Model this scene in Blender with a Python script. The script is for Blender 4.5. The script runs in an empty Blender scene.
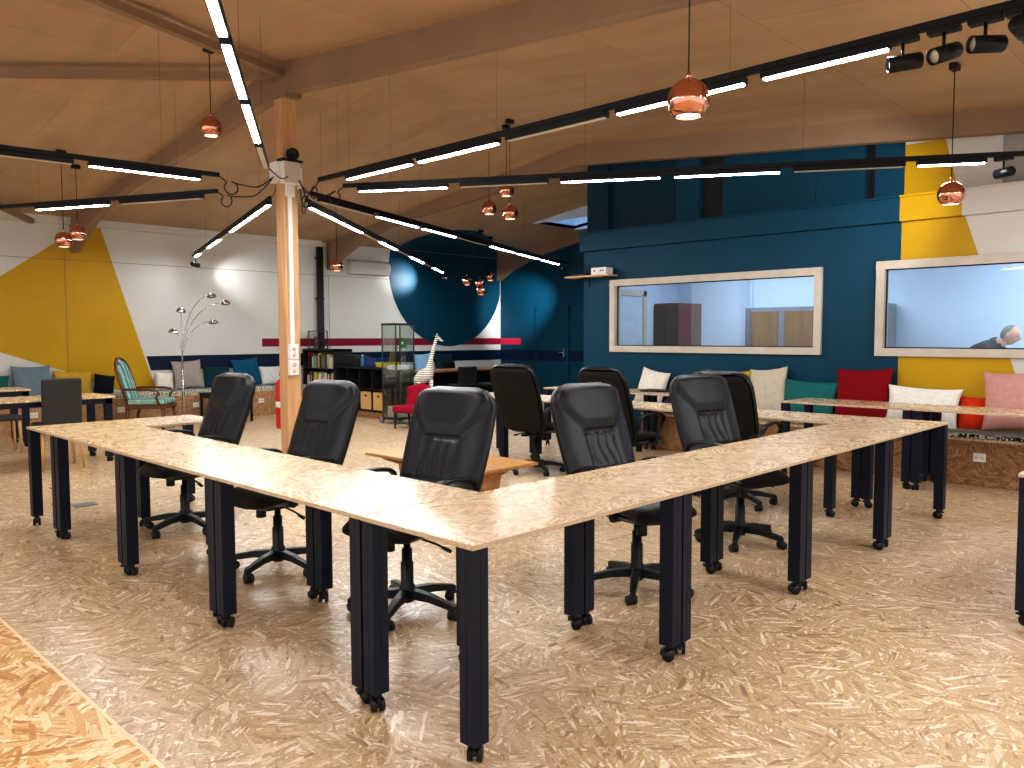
import bpy, bmesh, math, random
from mathutils import Vector, Matrix
R = math.radians
random.seed(7)
scene = bpy.context.scene
COL = scene.collection

# ------------------------------------------------------------------ materials
def srgb(r, g, b):
    def c(v):
        v /= 255.0
        return v / 12.92 if v <= 0.04045 else ((v + 0.055) / 1.055) ** 2.4
    return (c(r), c(g), c(b), 1.0)

def newmat(name):
    m = bpy.data.materials.new(name); m.use_nodes = True
    nt = m.node_tree
    return m, nt, nt.nodes['Principled BSDF']

def N(nt, typ, **kw):
    n = nt.nodes.new(typ)
    for k, v in kw.items():
        if k in n.inputs.keys() if isinstance(k, str) else False:
            n.inputs[k].default_value = v
        else:
            setattr(n, k, v)
    return n

def mix(nt, fac, a, b, blend='MIX'):
    n = nt.nodes.new('ShaderNodeMix'); n.data_type = 'RGBA'; n.blend_type = blend
    for sock, v in ((n.inputs[0], fac), (n.inputs[6], a), (n.inputs[7], b)):
        if isinstance(v, bpy.types.NodeSocket): nt.links.new(v, sock)
        else: sock.default_value = v
    return n.outputs[2]

def coords(nt, scale=(1, 1, 1), rot=(0, 0, 0), loc=(0, 0, 0)):
    tc = nt.nodes.new('ShaderNodeTexCoord'); mp = nt.nodes.new('ShaderNodeMapping')
    mp.inputs['Scale'].default_value = scale; mp.inputs['Rotation'].default_value = rot
    mp.inputs['Location'].default_value = loc
    nt.links.new(tc.outputs['Object'], mp.inputs['Vector'])
    return mp.outputs['Vector']

def ramp(nt, fac, stops, interp='LINEAR'):
    r = nt.nodes.new('ShaderNodeValToRGB'); cr = r.color_ramp; cr.interpolation = interp
    while len(cr.elements) < len(stops): cr.elements.new(0.5)
    for e, (p, c) in zip(cr.elements, stops):
        e.position = p; e.color = c
    nt.links.new(fac, r.inputs['Fac'])
    return r.outputs['Color']

def plain(name, col, rough=0.5, metal=0.0, noise=0.06, nscale=8.0, bump=0.0, bscale=60.0, spec=0.5, coat=0.0):
    m, nt, b = newmat(name)
    v = coords(nt)
    n = nt.nodes.new('ShaderNodeTexNoise'); n.inputs['Scale'].default_value = nscale; n.inputs['Detail'].default_value = 4
    nt.links.new(v, n.inputs['Vector'])
    lo = tuple(c * (1 - noise) for c in col[:3]) + (1,); hi = tuple(min(1, c * (1 + noise)) for c in col[:3]) + (1,)
    nt.links.new(ramp(nt, n.outputs['Fac'], [(0.3, lo), (0.7, hi)]), b.inputs['Base Color'])
    b.inputs['Roughness'].default_value = rough; b.inputs['Metallic'].default_value = metal
    b.inputs['Specular IOR Level'].default_value = spec
    b.inputs['Coat Weight'].default_value = coat
    if bump:
        n2 = nt.nodes.new('ShaderNodeTexNoise'); n2.inputs['Scale'].default_value = bscale; n2.inputs['Detail'].default_value = 3
        nt.links.new(v, n2.inputs['Vector'])
        bp = nt.nodes.new('ShaderNodeBump'); bp.inputs['Strength'].default_value = bump; bp.inputs['Distance'].default_value = 0.005
        nt.links.new(n2.outputs['Fac'], bp.inputs['Height']); nt.links.new(bp.outputs['Normal'], b.inputs['Normal'])
    return m

def emit(name, col, strength):
    m, nt, b = newmat(name)
    b.inputs['Base Color'].default_value = col
    b.inputs['Emission Color'].default_value = col; b.inputs['Emission Strength'].default_value = strength
    return m

def osb(name, stops, rough=0.4, scale=1.0, coat=0.0, plane='XY', tint=None, bigdark=0.25):
    """oriented strand board: long random strands, each patch with its own direction"""
    m, nt, b = newmat(name)
    if plane == 'XY': base = coords(nt)
    elif plane == 'YZ': base = coords(nt, rot=(0, R(90), 0))
    else: base = coords(nt, rot=(R(90), 0, 0))
    L = nt.links.new
    cols = []; facs = []
    for i, (cell, fl, off) in enumerate(((5.0, 11.0, 0.0), (7.0, 17.0, 3.7), (4.0, 9.0, 9.1))):
        mp = nt.nodes.new('ShaderNodeMapping'); mp.inputs['Location'].default_value = (off, off * 1.7, 0)
        mp.inputs['Scale'].default_value = (scale, scale, 0.0)
        L(base, mp.inputs['Vector'])
        vc = nt.nodes.new('ShaderNodeTexVoronoi'); vc.inputs['Scale'].default_value = cell; vc.feature = 'F1'
        L(mp.outputs['Vector'], vc.inputs['Vector'])
        sep = nt.nodes.new('ShaderNodeSeparateColor'); L(vc.outputs['Color'], sep.inputs['Color'])
        ml = nt.nodes.new('ShaderNodeMath'); ml.operation = 'MULTIPLY'; ml.inputs[1].default_value = 3.14
        L(sep.outputs['Red'], ml.inputs[0])
        vr = nt.nodes.new('ShaderNodeVectorRotate'); vr.rotation_type = 'Z_AXIS'
        L(mp.outputs['Vector'], vr.inputs['Vector']); L(ml.outputs[0], vr.inputs['Angle'])
        st = nt.nodes.new('ShaderNodeMapping'); st.inputs['Scale'].default_value = (1.0, 6.5, 1.0)
        L(vr.outputs['Vector'], st.inputs['Vector'])
        vf = nt.nodes.new('ShaderNodeTexVoronoi'); vf.inputs['Scale'].default_value = fl
        L(st.outputs['Vector'], vf.inputs['Vector'])
        s2 = nt.nodes.new('ShaderNodeSeparateColor'); L(vf.outputs['Color'], s2.inputs['Color'])
        cols.append(ramp(nt, s2.outputs['Green'], stops)); facs.append(s2.outputs['Blue'])
    def step(sock, t):
        n = nt.nodes.new('ShaderNodeMath'); n.operation = 'GREATER_THAN'; n.inputs[1].default_value = t
        L(sock, n.inputs[0]); return n.outputs[0]
    c = mix(nt, step(facs[1], 0.45), cols[0], cols[1])
    c = mix(nt, step(facs[2], 0.62), c, cols[2])
    # fine fibre grain and broad blotches
    nz = nt.nodes.new('ShaderNodeTexNoise'); nz.inputs['Scale'].default_value = 90; nz.inputs['Detail'].default_value = 3
    L(base, nz.inputs['Vector'])
    g = ramp(nt, nz.outputs['Fac'], [(0.3, (0.80, 0.78, 0.76, 1)), (0.7, (1.08, 1.08, 1.08, 1))])
    c = mix(nt, 1.0, c, g, 'MULTIPLY')
    nb = nt.nodes.new('ShaderNodeTexNoise'); nb.inputs['Scale'].default_value = 0.9; nb.inputs['Detail'].default_value = 2
    L(base, nb.inputs['Vector'])
    g2 = ramp(nt, nb.outputs['Fac'], [(0.3, (1 - bigdark, 1 - bigdark * 1.1, 1 - bigdark * 1.2, 1)), (0.7, (1.0, 1.0, 1.0, 1))])
    c = mix(nt, 1.0, c, g2, 'MULTIPLY')
    L(c, b.inputs['Base Color'])
    rr = ramp(nt, facs[0], [(0.0, (rough * 0.8,) * 3 + (1,)), (1.0, (min(1, rough * 1.25),) * 3 + (1,))])
    L(rr, b.inputs['Roughness'])
    b.inputs['Coat Weight'].default_value = coat; b.inputs['Coat Roughness'].default_value = 0.25
    bp = nt.nodes.new('ShaderNodeBump'); bp.inputs['Strength'].default_value = 0.25; bp.inputs['Distance'].default_value = 0.002
    L(facs[0], bp.inputs['Height']); L(bp.outputs['Normal'], b.inputs['Normal'])
    return m

def wood(name, c1, c2, rough=0.5, axis='X', scale=1.0):
    m, nt, b = newmat(name)
    sc = {'X': (1.2, 14, 14), 'Y': (14, 1.2, 14), 'Z': (14, 14, 1.2)}[axis]
    v = coords(nt, scale=tuple(s * scale for s in sc))
    n = nt.nodes.new('ShaderNodeTexNoise'); n.inputs['Scale'].default_value = 1.5; n.inputs['Detail'].default_value = 6
    n.inputs['Distortion'].default_value = 0.6
    nt.links.new(v, n.inputs['Vector'])
    nt.links.new(ramp(nt, n.outputs['Fac'], [(0.3, c1), (0.7, c2)]), b.inputs['Base Color'])
    b.inputs['Roughness'].default_value = rough
    return m

M = {}
M['osb_floor'] = osb('osb_floor', [(0.0, srgb(164, 134, 102)), (0.12, srgb(190, 160, 124)), (0.5, srgb(204, 176, 140)), (0.8, srgb(214, 190, 156)), (0.93, srgb(240, 228, 206))], rough=0.34, scale=1.05, coat=0.25, bigdark=0.12)
M['osb_floor_raw'] = osb('osb_floor_raw', [(0.0, srgb(180, 120, 60)), (0.3, srgb(214, 165, 98)), (0.6, srgb(226, 190, 132)), (1.0, srgb(245, 228, 190))], rough=0.42, scale=0.6, coat=0.15, bigdark=0.1)
M['osb_table'] = osb('osb_table', [(0.0, srgb(184, 140, 96)), (0.10, srgb(208, 174, 130)), (0.5, srgb(220, 192, 150)), (0.85, srgb(234, 214, 180)), (1.0, srgb(244, 230, 204))], rough=0.27, scale=1.3, coat=0.4, bigdark=0.08)
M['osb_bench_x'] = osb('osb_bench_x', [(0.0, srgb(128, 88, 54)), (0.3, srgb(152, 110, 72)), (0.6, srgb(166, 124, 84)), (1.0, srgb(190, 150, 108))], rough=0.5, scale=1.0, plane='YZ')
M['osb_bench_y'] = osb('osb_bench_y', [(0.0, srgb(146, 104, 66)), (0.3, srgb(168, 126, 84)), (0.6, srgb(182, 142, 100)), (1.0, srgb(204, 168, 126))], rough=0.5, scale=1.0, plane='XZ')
M['osb_edge'] = plain('osb_edge', srgb(184, 162, 136), 0.6, noise=0.2, nscale=60)
M['leg_black'] = plain('leg_black', srgb(14, 22, 42), 0.4, noise=0.1, spec=0.3)
M['castor'] = plain('castor', srgb(14, 15, 18), 0.4, spec=0.4)
M['leather'] = plain('leather', srgb(14, 17, 22), 0.34, noise=0.12, nscale=5, bump=0.25, bscale=140, spec=0.42)
M['chair_back'] = plain('chair_back', srgb(28, 23, 18), 0.8, spec=0.25, noise=0.05, bump=0.1, bscale=200)
M['plastic_black'] = plain('plastic_black', srgb(14, 16, 19), 0.42, spec=0.4)
M['white'] = plain('white', srgb(206, 204, 198), 0.75, noise=0.03, nscale=1.5)
M['teal'] = plain('teal', srgb(4, 66, 88), 0.5, noise=0.05, nscale=2, spec=0.22)
M['teal_dark'] = plain('teal_dark', srgb(3, 50, 68), 0.5, noise=0.05, nscale=2, spec=0.2)
M['yellow'] = plain('yellow', srgb(190, 150, 4), 0.5, noise=0.05, nscale=2, spec=0.3)
M['navy'] = plain('navy', srgb(6, 30, 60), 0.5, spec=0.25)
M['magenta'] = plain('magenta', srgb(130, 18, 50), 0.5, spec=0.3)
M['grey_paint'] = plain('grey_paint', srgb(160, 156, 150), 0.7)
M['groove'] = plain('groove', srgb(110, 105, 98), 0.8)
M['frame_white'] = plain('frame_white', srgb(196, 186, 172), 0.5)
M['gasket'] = plain('gasket', srgb(20, 22, 26), 0.6)
M['rafter'] = plain('rafter', srgb(146, 120, 96), 0.7, noise=0.07, nscale=2)
M['rail_black'] = plain('rail_black', srgb(12, 14, 20), 0.45, spec=0.35)
M['pine'] = wood('pine', srgb(186, 142, 100), srgb(210, 170, 126), 0.5, 'Z', 0.8)
M['coffee_wood'] = wood('coffee_wood', srgb(164, 116, 66), srgb(196, 148, 92), 0.4, 'Y')
M['desk_brown'] = wood('desk_brown', srgb(112, 82, 58), srgb(140, 106, 78), 0.5, 'X')
M['chair_wood'] = wood('chair_wood', srgb(84, 46, 24), srgb(120, 70, 40), 0.35, 'Z')
M['leg_wood'] = wood('leg_wood', srgb(190, 140, 84), srgb(214, 168, 112), 0.45, 'Z')
M['shelf_wood'] = wood('shelf_wood', srgb(200, 160, 110), srgb(220, 182, 132), 0.5, 'Y')
M['box_wood'] = plain('box_wood', srgb(206, 168, 112), 0.6, noise=0.1, nscale=30)
M['copper'] = plain('copper', srgb(214, 154, 130), 0.08, metal=1.0, noise=0.02)
M['chrome'] = plain('chrome', srgb(196, 196, 200), 0.16, metal=1.0, noise=0.02)
M['chrome_dark'] = plain('chrome_dark', srgb(120, 116, 110), 0.3, metal=1.0, noise=0.05)
M['led'] = emit('led', (0.95, 0.98, 1.0, 1), 74.0)
M['led_off'] = plain('led_off', srgb(206, 198, 186), 0.4)
M['bulb'] = emit('bulb', (1.0, 0.96, 0.90, 1), 3.0)
M['white_plastic'] = plain('white_plastic', srgb(226, 226, 224), 0.4)
M['black_shelf'] = plain('black_shelf', srgb(26, 26, 28), 0.5)
M['shelf_inside'] = plain('shelf_inside', srgb(14, 14, 16), 0.7)
M['red_ext'] = plain('red_ext', srgb(190, 20, 28), 0.3)
M['sky_glass'] = emit('sky_glass', srgb(170, 208, 240), .9)
M['room_white'] = plain('room_white', srgb(196, 214, 236), 0.8, noise=0.02)
M['cab_dark'] = plain('cab_dark', srgb(46, 36, 36), 0.5, noise=0.12, nscale=20)
M['cab_red'] = wood('cab_red', srgb(84, 32, 26), srgb(106, 42, 32), 0.4, 'Z')
M['cab_grey'] = plain('cab_grey', srgb(112, 118, 130), 0.4)
M['cab_oak'] = wood('cab_oak', srgb(112, 76, 30), srgb(134, 92, 38), 0.45, 'Z')
M['skin'] = plain('skin', srgb(206, 158, 134), 0.5)
M['shirt'] = plain('shirt', srgb(34, 40, 48), 0.85, bump=0.3)
M['trousers'] = plain('trousers', srgb(40, 42, 50), 0.85)
M['hair'] = plain('hair', srgb(120, 116, 114), 0.8, noise=0.3, nscale=80, bump=0.6)

def ceiling_mat():
    m, nt, b = newmat('ceiling_ply')
    v = coords(nt)
    n = nt.nodes.new('ShaderNodeTexNoise'); n.inputs['Scale'].default_value = 1.0; n.inputs['Detail'].default_value = 6
    mp = nt.nodes.new('ShaderNodeMapping'); mp.inputs['Scale'].default_value = (3.0, 0.9, 1.0)
    nt.links.new(v, mp.inputs['Vector']); nt.links.new(mp.outputs['Vector'], n.inputs['Vector'])
    c = ramp(nt, n.outputs['Fac'], [(0.25, srgb(170, 144, 114)), (0.75, srgb(190, 162, 130))])
    mp2 = nt.nodes.new('ShaderNodeMapping'); mp2.inputs['Location'].default_value = (0.15, 0.3, 0)
    nt.links.new(v, mp2.inputs['Vector'])
    br = nt.nodes.new('ShaderNodeTexBrick')
    br.inputs['Scale'].default_value = 1.0; br.inputs['Brick Width'].default_value = 2.5; br.inputs['Row Height'].default_value = 1.25
    br.inputs['Mortar Size'].default_value = 0.004; br.inputs['Mortar Smooth'].default_value = 0.0
    br.inputs['Color1'].default_value = (1.0, 1.0, 1.0, 1); br.inputs['Color2'].default_value = (0.93, 0.92, 0.91, 1)
    br.inputs['Mortar'].default_value = (0.68, 0.65, 0.62, 1)
    nt.links.new(mp2.outputs['Vector'], br.inputs['Vector'])
    c = mix(nt, 1.0, c, br.outputs['Color'], 'MULTIPLY')
    nt.links.new(c, b.inputs['Base Color']); b.inputs['Roughness'].default_value = 0.6
    return m
M['ceiling'] = ceiling_mat()

def glass_mat(name, fac, tint=(1, 1, 1, 1), rough=0.02):
    m = bpy.data.materials.new(name); m.use_nodes = True; nt = m.node_tree
    for n in list(nt.nodes): nt.nodes.remove(n)
    o = nt.nodes.new('ShaderNodeOutputMaterial'); t = nt.nodes.new('ShaderNodeBsdfTransparent'); g = nt.nodes.new('ShaderNodeBsdfGlossy')
    t.inputs['Color'].default_value = tint; g.inputs['Roughness'].default_value = rough
    f = nt.nodes.new('ShaderNodeFresnel'); f.inputs['IOR'].default_value = 1.5
    ml = nt.nodes.new('ShaderNodeMath'); ml.operation = 'MULTIPLY'; ml.inputs[1].default_value = fac
    nt.links.new(f.outputs[0], ml.inputs[0])
    mx = nt.nodes.new('ShaderNodeMixShader')
    nt.links.new(ml.outputs[0], mx.inputs[0]); nt.links.new(t.outputs[0], mx.inputs[1]); nt.links.new(g.outputs[0], mx.inputs[2])
    nt.links.new(mx.outputs[0], o.inputs[0])
    return m
M['glass'] = glass_mat('glass', 1.0, (0.95, 0.98, 1.0, 1))
M['cab_glass'] = glass_mat('cab_glass', 0.5, (0.95, 0.98, 0.97, 1))

def fabric(name, col, bump=0.35):
    return plain(name, col, 0.9, noise=0.08, nscale=30, bump=bump, bscale=220, spec=0.2)

def stripes_mat():
    m, nt, b = newmat('striped_upholstery')
    v = coords(nt)
    w = nt.nodes.new('ShaderNodeTexWave'); w.inputs['Scale'].default_value = 3.2; w.bands_direction = 'Y'; w.inputs['Distortion'].default_value = 0.2
    nt.links.new(v, w.inputs['Vector'])
    n = nt.nodes.new('ShaderNodeTexNoise'); n.inputs['Scale'].default_value = 14; nt.links.new(v, n.inputs['Vector'])
    c = ramp(nt, w.outputs['Fac'], [(0.3, srgb(84, 130, 128)), (0.6, srgb(150, 188, 176))])
    c2 = ramp(nt, n.outputs['Fac'], [(0.5, (0.85, 0.85, 0.85, 1)), (0.62, (1.15, 1.15, 1.15, 1))])
    nt.links.new(mix(nt, 1.0, c, c2, 'MULTIPLY'), b.inputs['Base Color']); b.inputs['Roughness'].default_value = 0.9
    return m
M['stripes'] = stripes_mat()

def pattern_mat(name, a, bcol, scale):
    m, nt, b = newmat(name)
    v = coords(nt)
    w = nt.nodes.new('ShaderNodeTexWave'); w.inputs['Scale'].default_value = scale; w.inputs['Distortion'].default_value = 9.0
    w.inputs['Detail'].default_value = 1.5; w.inputs['Detail Scale'].default_value = 1.6
    nt.links.new(v, w.inputs['Vector'])
    nt.links.new(ramp(nt, w.outputs['Fac'], [(0.35, a), (0.5, bcol)], 'LINEAR'), b.inputs['Base Color'])
    b.inputs['Roughness'].default_value = 0.9
    return m
M['pad_bw'] = pattern_mat('pad_black_white', srgb(30, 34, 34), srgb(190, 194, 186), 14)
M['pad_green'] = pattern_mat('pad_green_white', srgb(86, 110, 100), srgb(206, 208, 196), 9)

# ------------------------------------------------------------------ mesh builder
class MB:
    def __init__(self):
        self.v = []; self.f = []; self.mi = []; self.m = 0; self.sm = []; self.smooth = False
    def face(self, idx):
        self.f.append(tuple(idx)); self.mi.append(self.m); self.sm.append(self.smooth)
    def add(self, vs, fs):
        o = len(self.v); self.v += [tuple(x) for x in vs]
        for f in fs: self.face([i + o for i in f])
    def box(self, x0, y0, z0, x1, y1, z1, mat=None):
        vs = [(x, y, z) for z in (z0, z1) for y in (y0, y1) for x in (x0, x1)]
        if mat: vs = [mat @ Vector(p) for p in vs]
        self.add(vs, [(0, 2, 3, 1), (4, 5, 7, 6), (0, 1, 5, 4), (2, 6, 7, 3), (0, 4, 6, 2), (1, 3, 7, 5)])
        return self
    def rbox(self, x0, y0, z0, x1, y1, z1, r=0.01, seg=2, mat=None):
        bm = bmesh.new(); bmesh.ops.create_cube(bm, size=1)
        for v in bm.verts:
            v.co = Vector(((x0 + x1) / 2 + v.co.x * (x1 - x0), (y0 + y1) / 2 + v.co.y * (y1 - y0), (z0 + z1) / 2 + v.co.z * (z1 - z0)))
        bmesh.ops.bevel(bm, geom=bm.edges[:], offset=r, segments=seg, affect='EDGES', profile=0.5)
        return self.frombm(bm, mat)
    def frombm(self, bm, mat=None):
        bm.verts.index_update()
        self.add([(mat @ v.co) if mat else v.co.copy() for v in bm.verts], [[v.index for v in f.verts] for f in bm.faces])
        bm.free(); return self
    def prism(self, poly, a, b, axis='X', caps=True):
        def P(p, t):
            if axis == 'X': return (t, p[0], p[1])
            if axis == 'Y': return (p[0], t, p[1])
            return (p[0], p[1], t)
        n = len(poly)
        vs = [P(p, a) for p in poly] + [P(p, b) for p in poly]
        fs = [(i, (i + 1) % n, (i + 1) % n + n, i + n) for i in range(n)]
        if caps: fs += [tuple(range(n))[::-1], tuple(range(n, 2 * n))]
        self.add(vs, fs); return self
    def tube(self, pts, r, seg=8, caps=True, closed=False):
        pts = [Vector(p) for p in pts]; n = len(pts)
        rs = r if isinstance(r, (list, tuple)) else [r] * n
        up = None; rings = []
        for i, p in enumerate(pts):
            if closed: t = (pts[(i + 1) % n] - pts[i - 1])
            elif i == 0: t = pts[1] - p
            elif i == n - 1: t = p - pts[i - 1]
            else: t = pts[i + 1] - pts[i - 1]
            t.normalize()
            if up is None:
                up = Vector((0, 0, 1)) if abs(t.z) < 0.9 else Vector((1, 0, 0))
            a = t.cross(up)
            if a.length < 1e-4: a = t.cross(Vector((0, 1, 0)))
            a.normalize(); bb = a.cross(t).normalized(); up = bb
            rings.append([p + (a * math.cos(2 * math.pi * k / seg) + bb * math.sin(2 * math.pi * k / seg)) * rs[i] for k in range(seg)])
        vs = [v for rg in rings for v in rg]; fs = []
        m = n if closed else n - 1
        for i in range(m):
            j = (i + 1) % n
            for k in range(seg):
                fs.append((i * seg + k, i * seg + (k + 1) % seg, j * seg + (k + 1) % seg, j * seg + k))
        if caps and not closed:
            fs.append(tuple(range(seg))[::-1]); fs.append(tuple((n - 1) * seg + k for k in range(seg)))
        s = self.smooth; self.smooth = True; self.add(vs, fs); self.smooth = s
        return self
    def cyl(self, p0, p1, r, seg=16): return self.tube([p0, p1], r, seg)
    def lathe(self, prof, seg=20, c=(0, 0, 0), mat=None):
        vs = []
        for (r, z) in prof:
            for k in range(seg):
                p = Vector((c[0] + r * math.cos(2 * math.pi * k / seg), c[1] + r * math.sin(2 * math.pi * k / seg), c[2] + z))
                vs.append(mat @ p if mat else p)
        fs = []
        for i in range(len(prof) - 1):
            for k in range(seg):
                fs.append((i * seg + k, i * seg + (k + 1) % seg, (i + 1) * seg + (k + 1) % seg, (i + 1) * seg + k))
        if prof[0][0] > 1e-5: fs.append(tuple(range(seg))[::-1])
        if prof[-1][0] > 1e-5: fs.append(tuple((len(prof) - 1) * seg + k for k in range(seg)))
        s = self.smooth; self.smooth = True; self.add(vs, fs); self.smooth = s
        return self
    def build(self, name, mats, parent=None, loc=None, rot=None, bevel=0):
        me = bpy.data.meshes.new(name); me.from_pydata(self.v, [], self.f)
        if not isinstance(mats, (list, tuple)): mats = [mats]
        for m in mats: me.materials.append(M[m] if isinstance(m, str) else m)
        for p, mi, s in zip(me.polygons, self.mi, self.sm):
            p.material_index = mi; p.use_smooth = s
        bm = bmesh.new(); bm.from_mesh(me)
        bmesh.ops.remove_doubles(bm, verts=bm.verts, dist=1e-5)
        bmesh.ops.recalc_face_normals(bm, faces=bm.faces)
        bm.to_mesh(me); bm.free()
        o = bpy.data.objects.new(name, me); COL.objects.link(o)
        if parent: o.parent = parent
        if loc: o.location = loc
        if rot: o.rotation_euler = rot
        if bevel:
            md = o.modifiers.new('bevel', 'BEVEL'); md.width = bevel; md.segments = 2; md.limit_method = 'ANGLE'
        return o

def tag(o, label, cat, group=None, kind=None):
    o['label'] = label; o['category'] = cat
    if group: o['group'] = group
    if kind: o['kind'] = kind
    return o
def thing(name, label, cat, loc=(0, 0, 0), rz=0, group=None):
    o = bpy.data.objects.new(name, None); COL.objects.link(o); o.empty_display_size = 0.1
    o.location = loc; o.rotation_euler = (0, 0, rz)
    return tag(o, label, cat, group)
def struct(mb, name, mats, **kw):
    o = mb.build(name, mats, **kw); o['kind'] = 'structure'; return o
KIDS = {}
def children(o): return [c for c in bpy.data.objects if c.parent == o]
def copy_tree(o, parent=None):
    c = o.copy(); COL.objects.link(c); c.parent = parent
    for ch in children(o): copy_tree(ch, c)
    return c
def dup(root, loc, rz, label, group=None):
    c = copy_tree(root); c.location = loc; c.rotation_euler = (0, 0, rz)
    c['label'] = label
    if group: c['group'] = group
    return c

# ------------------------------------------------------------------ camera
cam = bpy.data.cameras.new('camera'); co = bpy.data.objects.new('camera', cam); COL.objects.link(co)
cx, cy, cz, yaw, pitch, roll, f = -1.71528, -1.84922, 1.42296, 0.772437, 0.0610805, -0.00261480, 796.779
fw = Vector((math.cos(yaw) * math.cos(pitch), math.sin(yaw) * math.cos(pitch), -math.sin(pitch)))
rr = Vector((math.sin(yaw), -math.cos(yaw), 0)); uu = rr.cross(fw)
r2 = rr * math.cos(roll) + uu * math.sin(roll); u2 = -rr * math.sin(roll) + uu * math.cos(roll)
mw = Matrix((r2, u2, -fw)).transposed().to_4x4(); mw.translation = Vector((cx, cy, cz))
co.matrix_world = mw
cam.sensor_width = 36; cam.lens = f / 1024 * 36; cam.clip_start = 0.05; cam.clip_end = 100
scene.camera = co

# ------------------------------------------------------------------ room shell
WX = 7.2      # wall with the two windows
WY = 11.8     # far wall with the murals
RY = 5.4      # ridge of the roof
FX = 11.9     # wall with the painted door
def ceil_z(y): return 3.53 + 0.105 * y if y < RY else 4.097 - 0.133 * (y - RY)

mb = MB(); mb.box(-0.69, -6, -0.1, 13, 14, 0.0); struct(mb, 'floor', 'osb_floor')
mb = MB(); mb.box(-6, -6, -0.1, -0.705, 14, 0.001); struct(mb, 'floor_raw_boards', 'osb_floor_raw')
mb = MB(); mb.box(-0.705, -6, -0.1, -0.69, 14, 0.002); struct(mb, 'trim_1', plain('joint_strip', srgb(226, 204, 168), 0.4))

# ceiling: two slopes, the far one with an opening for the roof light
mb = MB()
def cquad(x0, x1, y0, y1):
    mb.add([(x0, y0, ceil_z(y0)), (x1, y0, ceil_z(y0)), (x1, y1, ceil_z(y1)), (x0, y1, ceil_z(y1)),
            (x0, y0, ceil_z(y0) + .06), (x1, y0, ceil_z(y0) + .06), (x1, y1, ceil_z(y1) + .06), (x0, y1, ceil_z(y1) + .06)],
           [(0, 1, 2, 3), (7, 6, 5, 4), (0, 4, 5, 1), (1, 5, 6, 2), (2, 6, 7, 3), (3, 7, 4, 0)])
SX0, SX1, SY0, SY1 = 9.95, 11.2, 7.4, 8.9
for a in ((-6, 13, -6, RY - 0.0001), (-6, SX0, RY, 12.0), (SX1, 13, RY, 12.0), (SX0, SX1, RY, SY0), (SX0, SX1, SY1, 12.0)): cquad(*a)
struct(mb, 'ceiling', 'ceiling')
# roof light
mb = MB()
for (x0, x1, y0, y1) in ((SX0 - .03, SX0, SY0, SY1), (SX1, SX1 + .03, SY0, SY1), (SX0, SX1, SY0 - .03, SY0), (SX0, SX1, SY1, SY1 + .03)):
    mb.box(x0, y0, ceil_z(SY1) - 0.0 if y0 > 8.8 else ceil_z(SY0) - 0.22, x1, y1, 4.12)
sk = struct(mb, 'window_3', 'room_white')
mb = MB(); mb.box(SX0, SY0, 4.10, SX1, SY1, 4.12); mb.build('pane', 'sky_glass', sk)
mb = MB(); mb.box(SX0, 8.3, 4.06, SX1, 8.34, 4.10); mb.box(10.55, SY0, 4.06, 10.59, SY1, 4.10); mb.build('glazing_bar', 'frame_white', sk)

# far wall with painted shapes (thin raised paint faces belong to the wall mesh)
mb = MB(); mb.box(-6, WY, 0, FX + .2, WY + .15, 4.2)
def poly_y(pts, y, m):
    mb.m = m; n = len(pts); o = len(mb.v)
    mb.v += [(x, y, z) for x, z in pts]; mb.face(list(range(o, o + n)))
CE = ceil_z(WY)
poly_y([(0.45, 1.55), (2.70, 3.2), (2.88, 3.2), (3.76, 0.30), (3.66, 0.30), (2.45, 0.83)], WY - .004, 1)
poly_y([(3.55, 1.09), (6.9, 1.09), (6.9, 0.85), (3.62, 0.85)], WY - .003, 2)
poly_y([(6.9, 1.09), (FX, 1.075), (FX, 0.84), (6.9, 0.85)], WY - .003, 2)
poly_y([(5.65, 1.375), (FX, 1.355), (FX, 1.205), (5.65, 1.225)], WY - .003, 3)
ccx, ccz, cr = 10.26, 2.83, 1.65
pts = []
for k in range(97):
    a = 2 * math.pi * k / 96
    x = ccx + cr * math.cos(a) * 1.02; z = ccz + cr * math.sin(a)
    pts.append((min(x, FX - .02), min(z, CE + .03)))
poly_y(pts[:-1], WY - .006, 4)
mb.m = 5
for (x0, x1, z0, z1) in ((-6, 8.62, 2.607, 2.614), (2.355, 2.360, 0.5, 3.25), (7.10, 7.106, 0.5, 2.6)):
    mb.box(x0, WY - .008, z0, x1, WY - .005, z1)
mb.m = 6; mb.box(8.62, WY - .009, 2.607, FX, WY - .0065, 2.614)
mb.m = 0
mb.box(-6, WY - .10, CE - .10, 6.9, WY, CE + .05)      # boxed eaves strip
struct(mb, 'wall_back', ['white', 'yellow', 'navy', 'magenta', 'teal', 'groove', 'teal_dark'])
# the disc runs on over the sloping ceiling
mb = MB()
arc = [(8.72, 11.72), (8.55, 11.2), (8.5, 10.7), (8.6, 10.2), (8.85, 9.92), (9.2, 9.85), (9.6, 9.98), (10.0, 10.2), (10.4, 10.5), (10.8, 10.85), (11.3, 11.3), (11.75, 11.72)]
mb.add([(x, y, ceil_z(y) - .006) for x, y in arc], [tuple(range(len(arc)))])
struct(mb, 'ceiling_painted_disc', 'teal')

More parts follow.
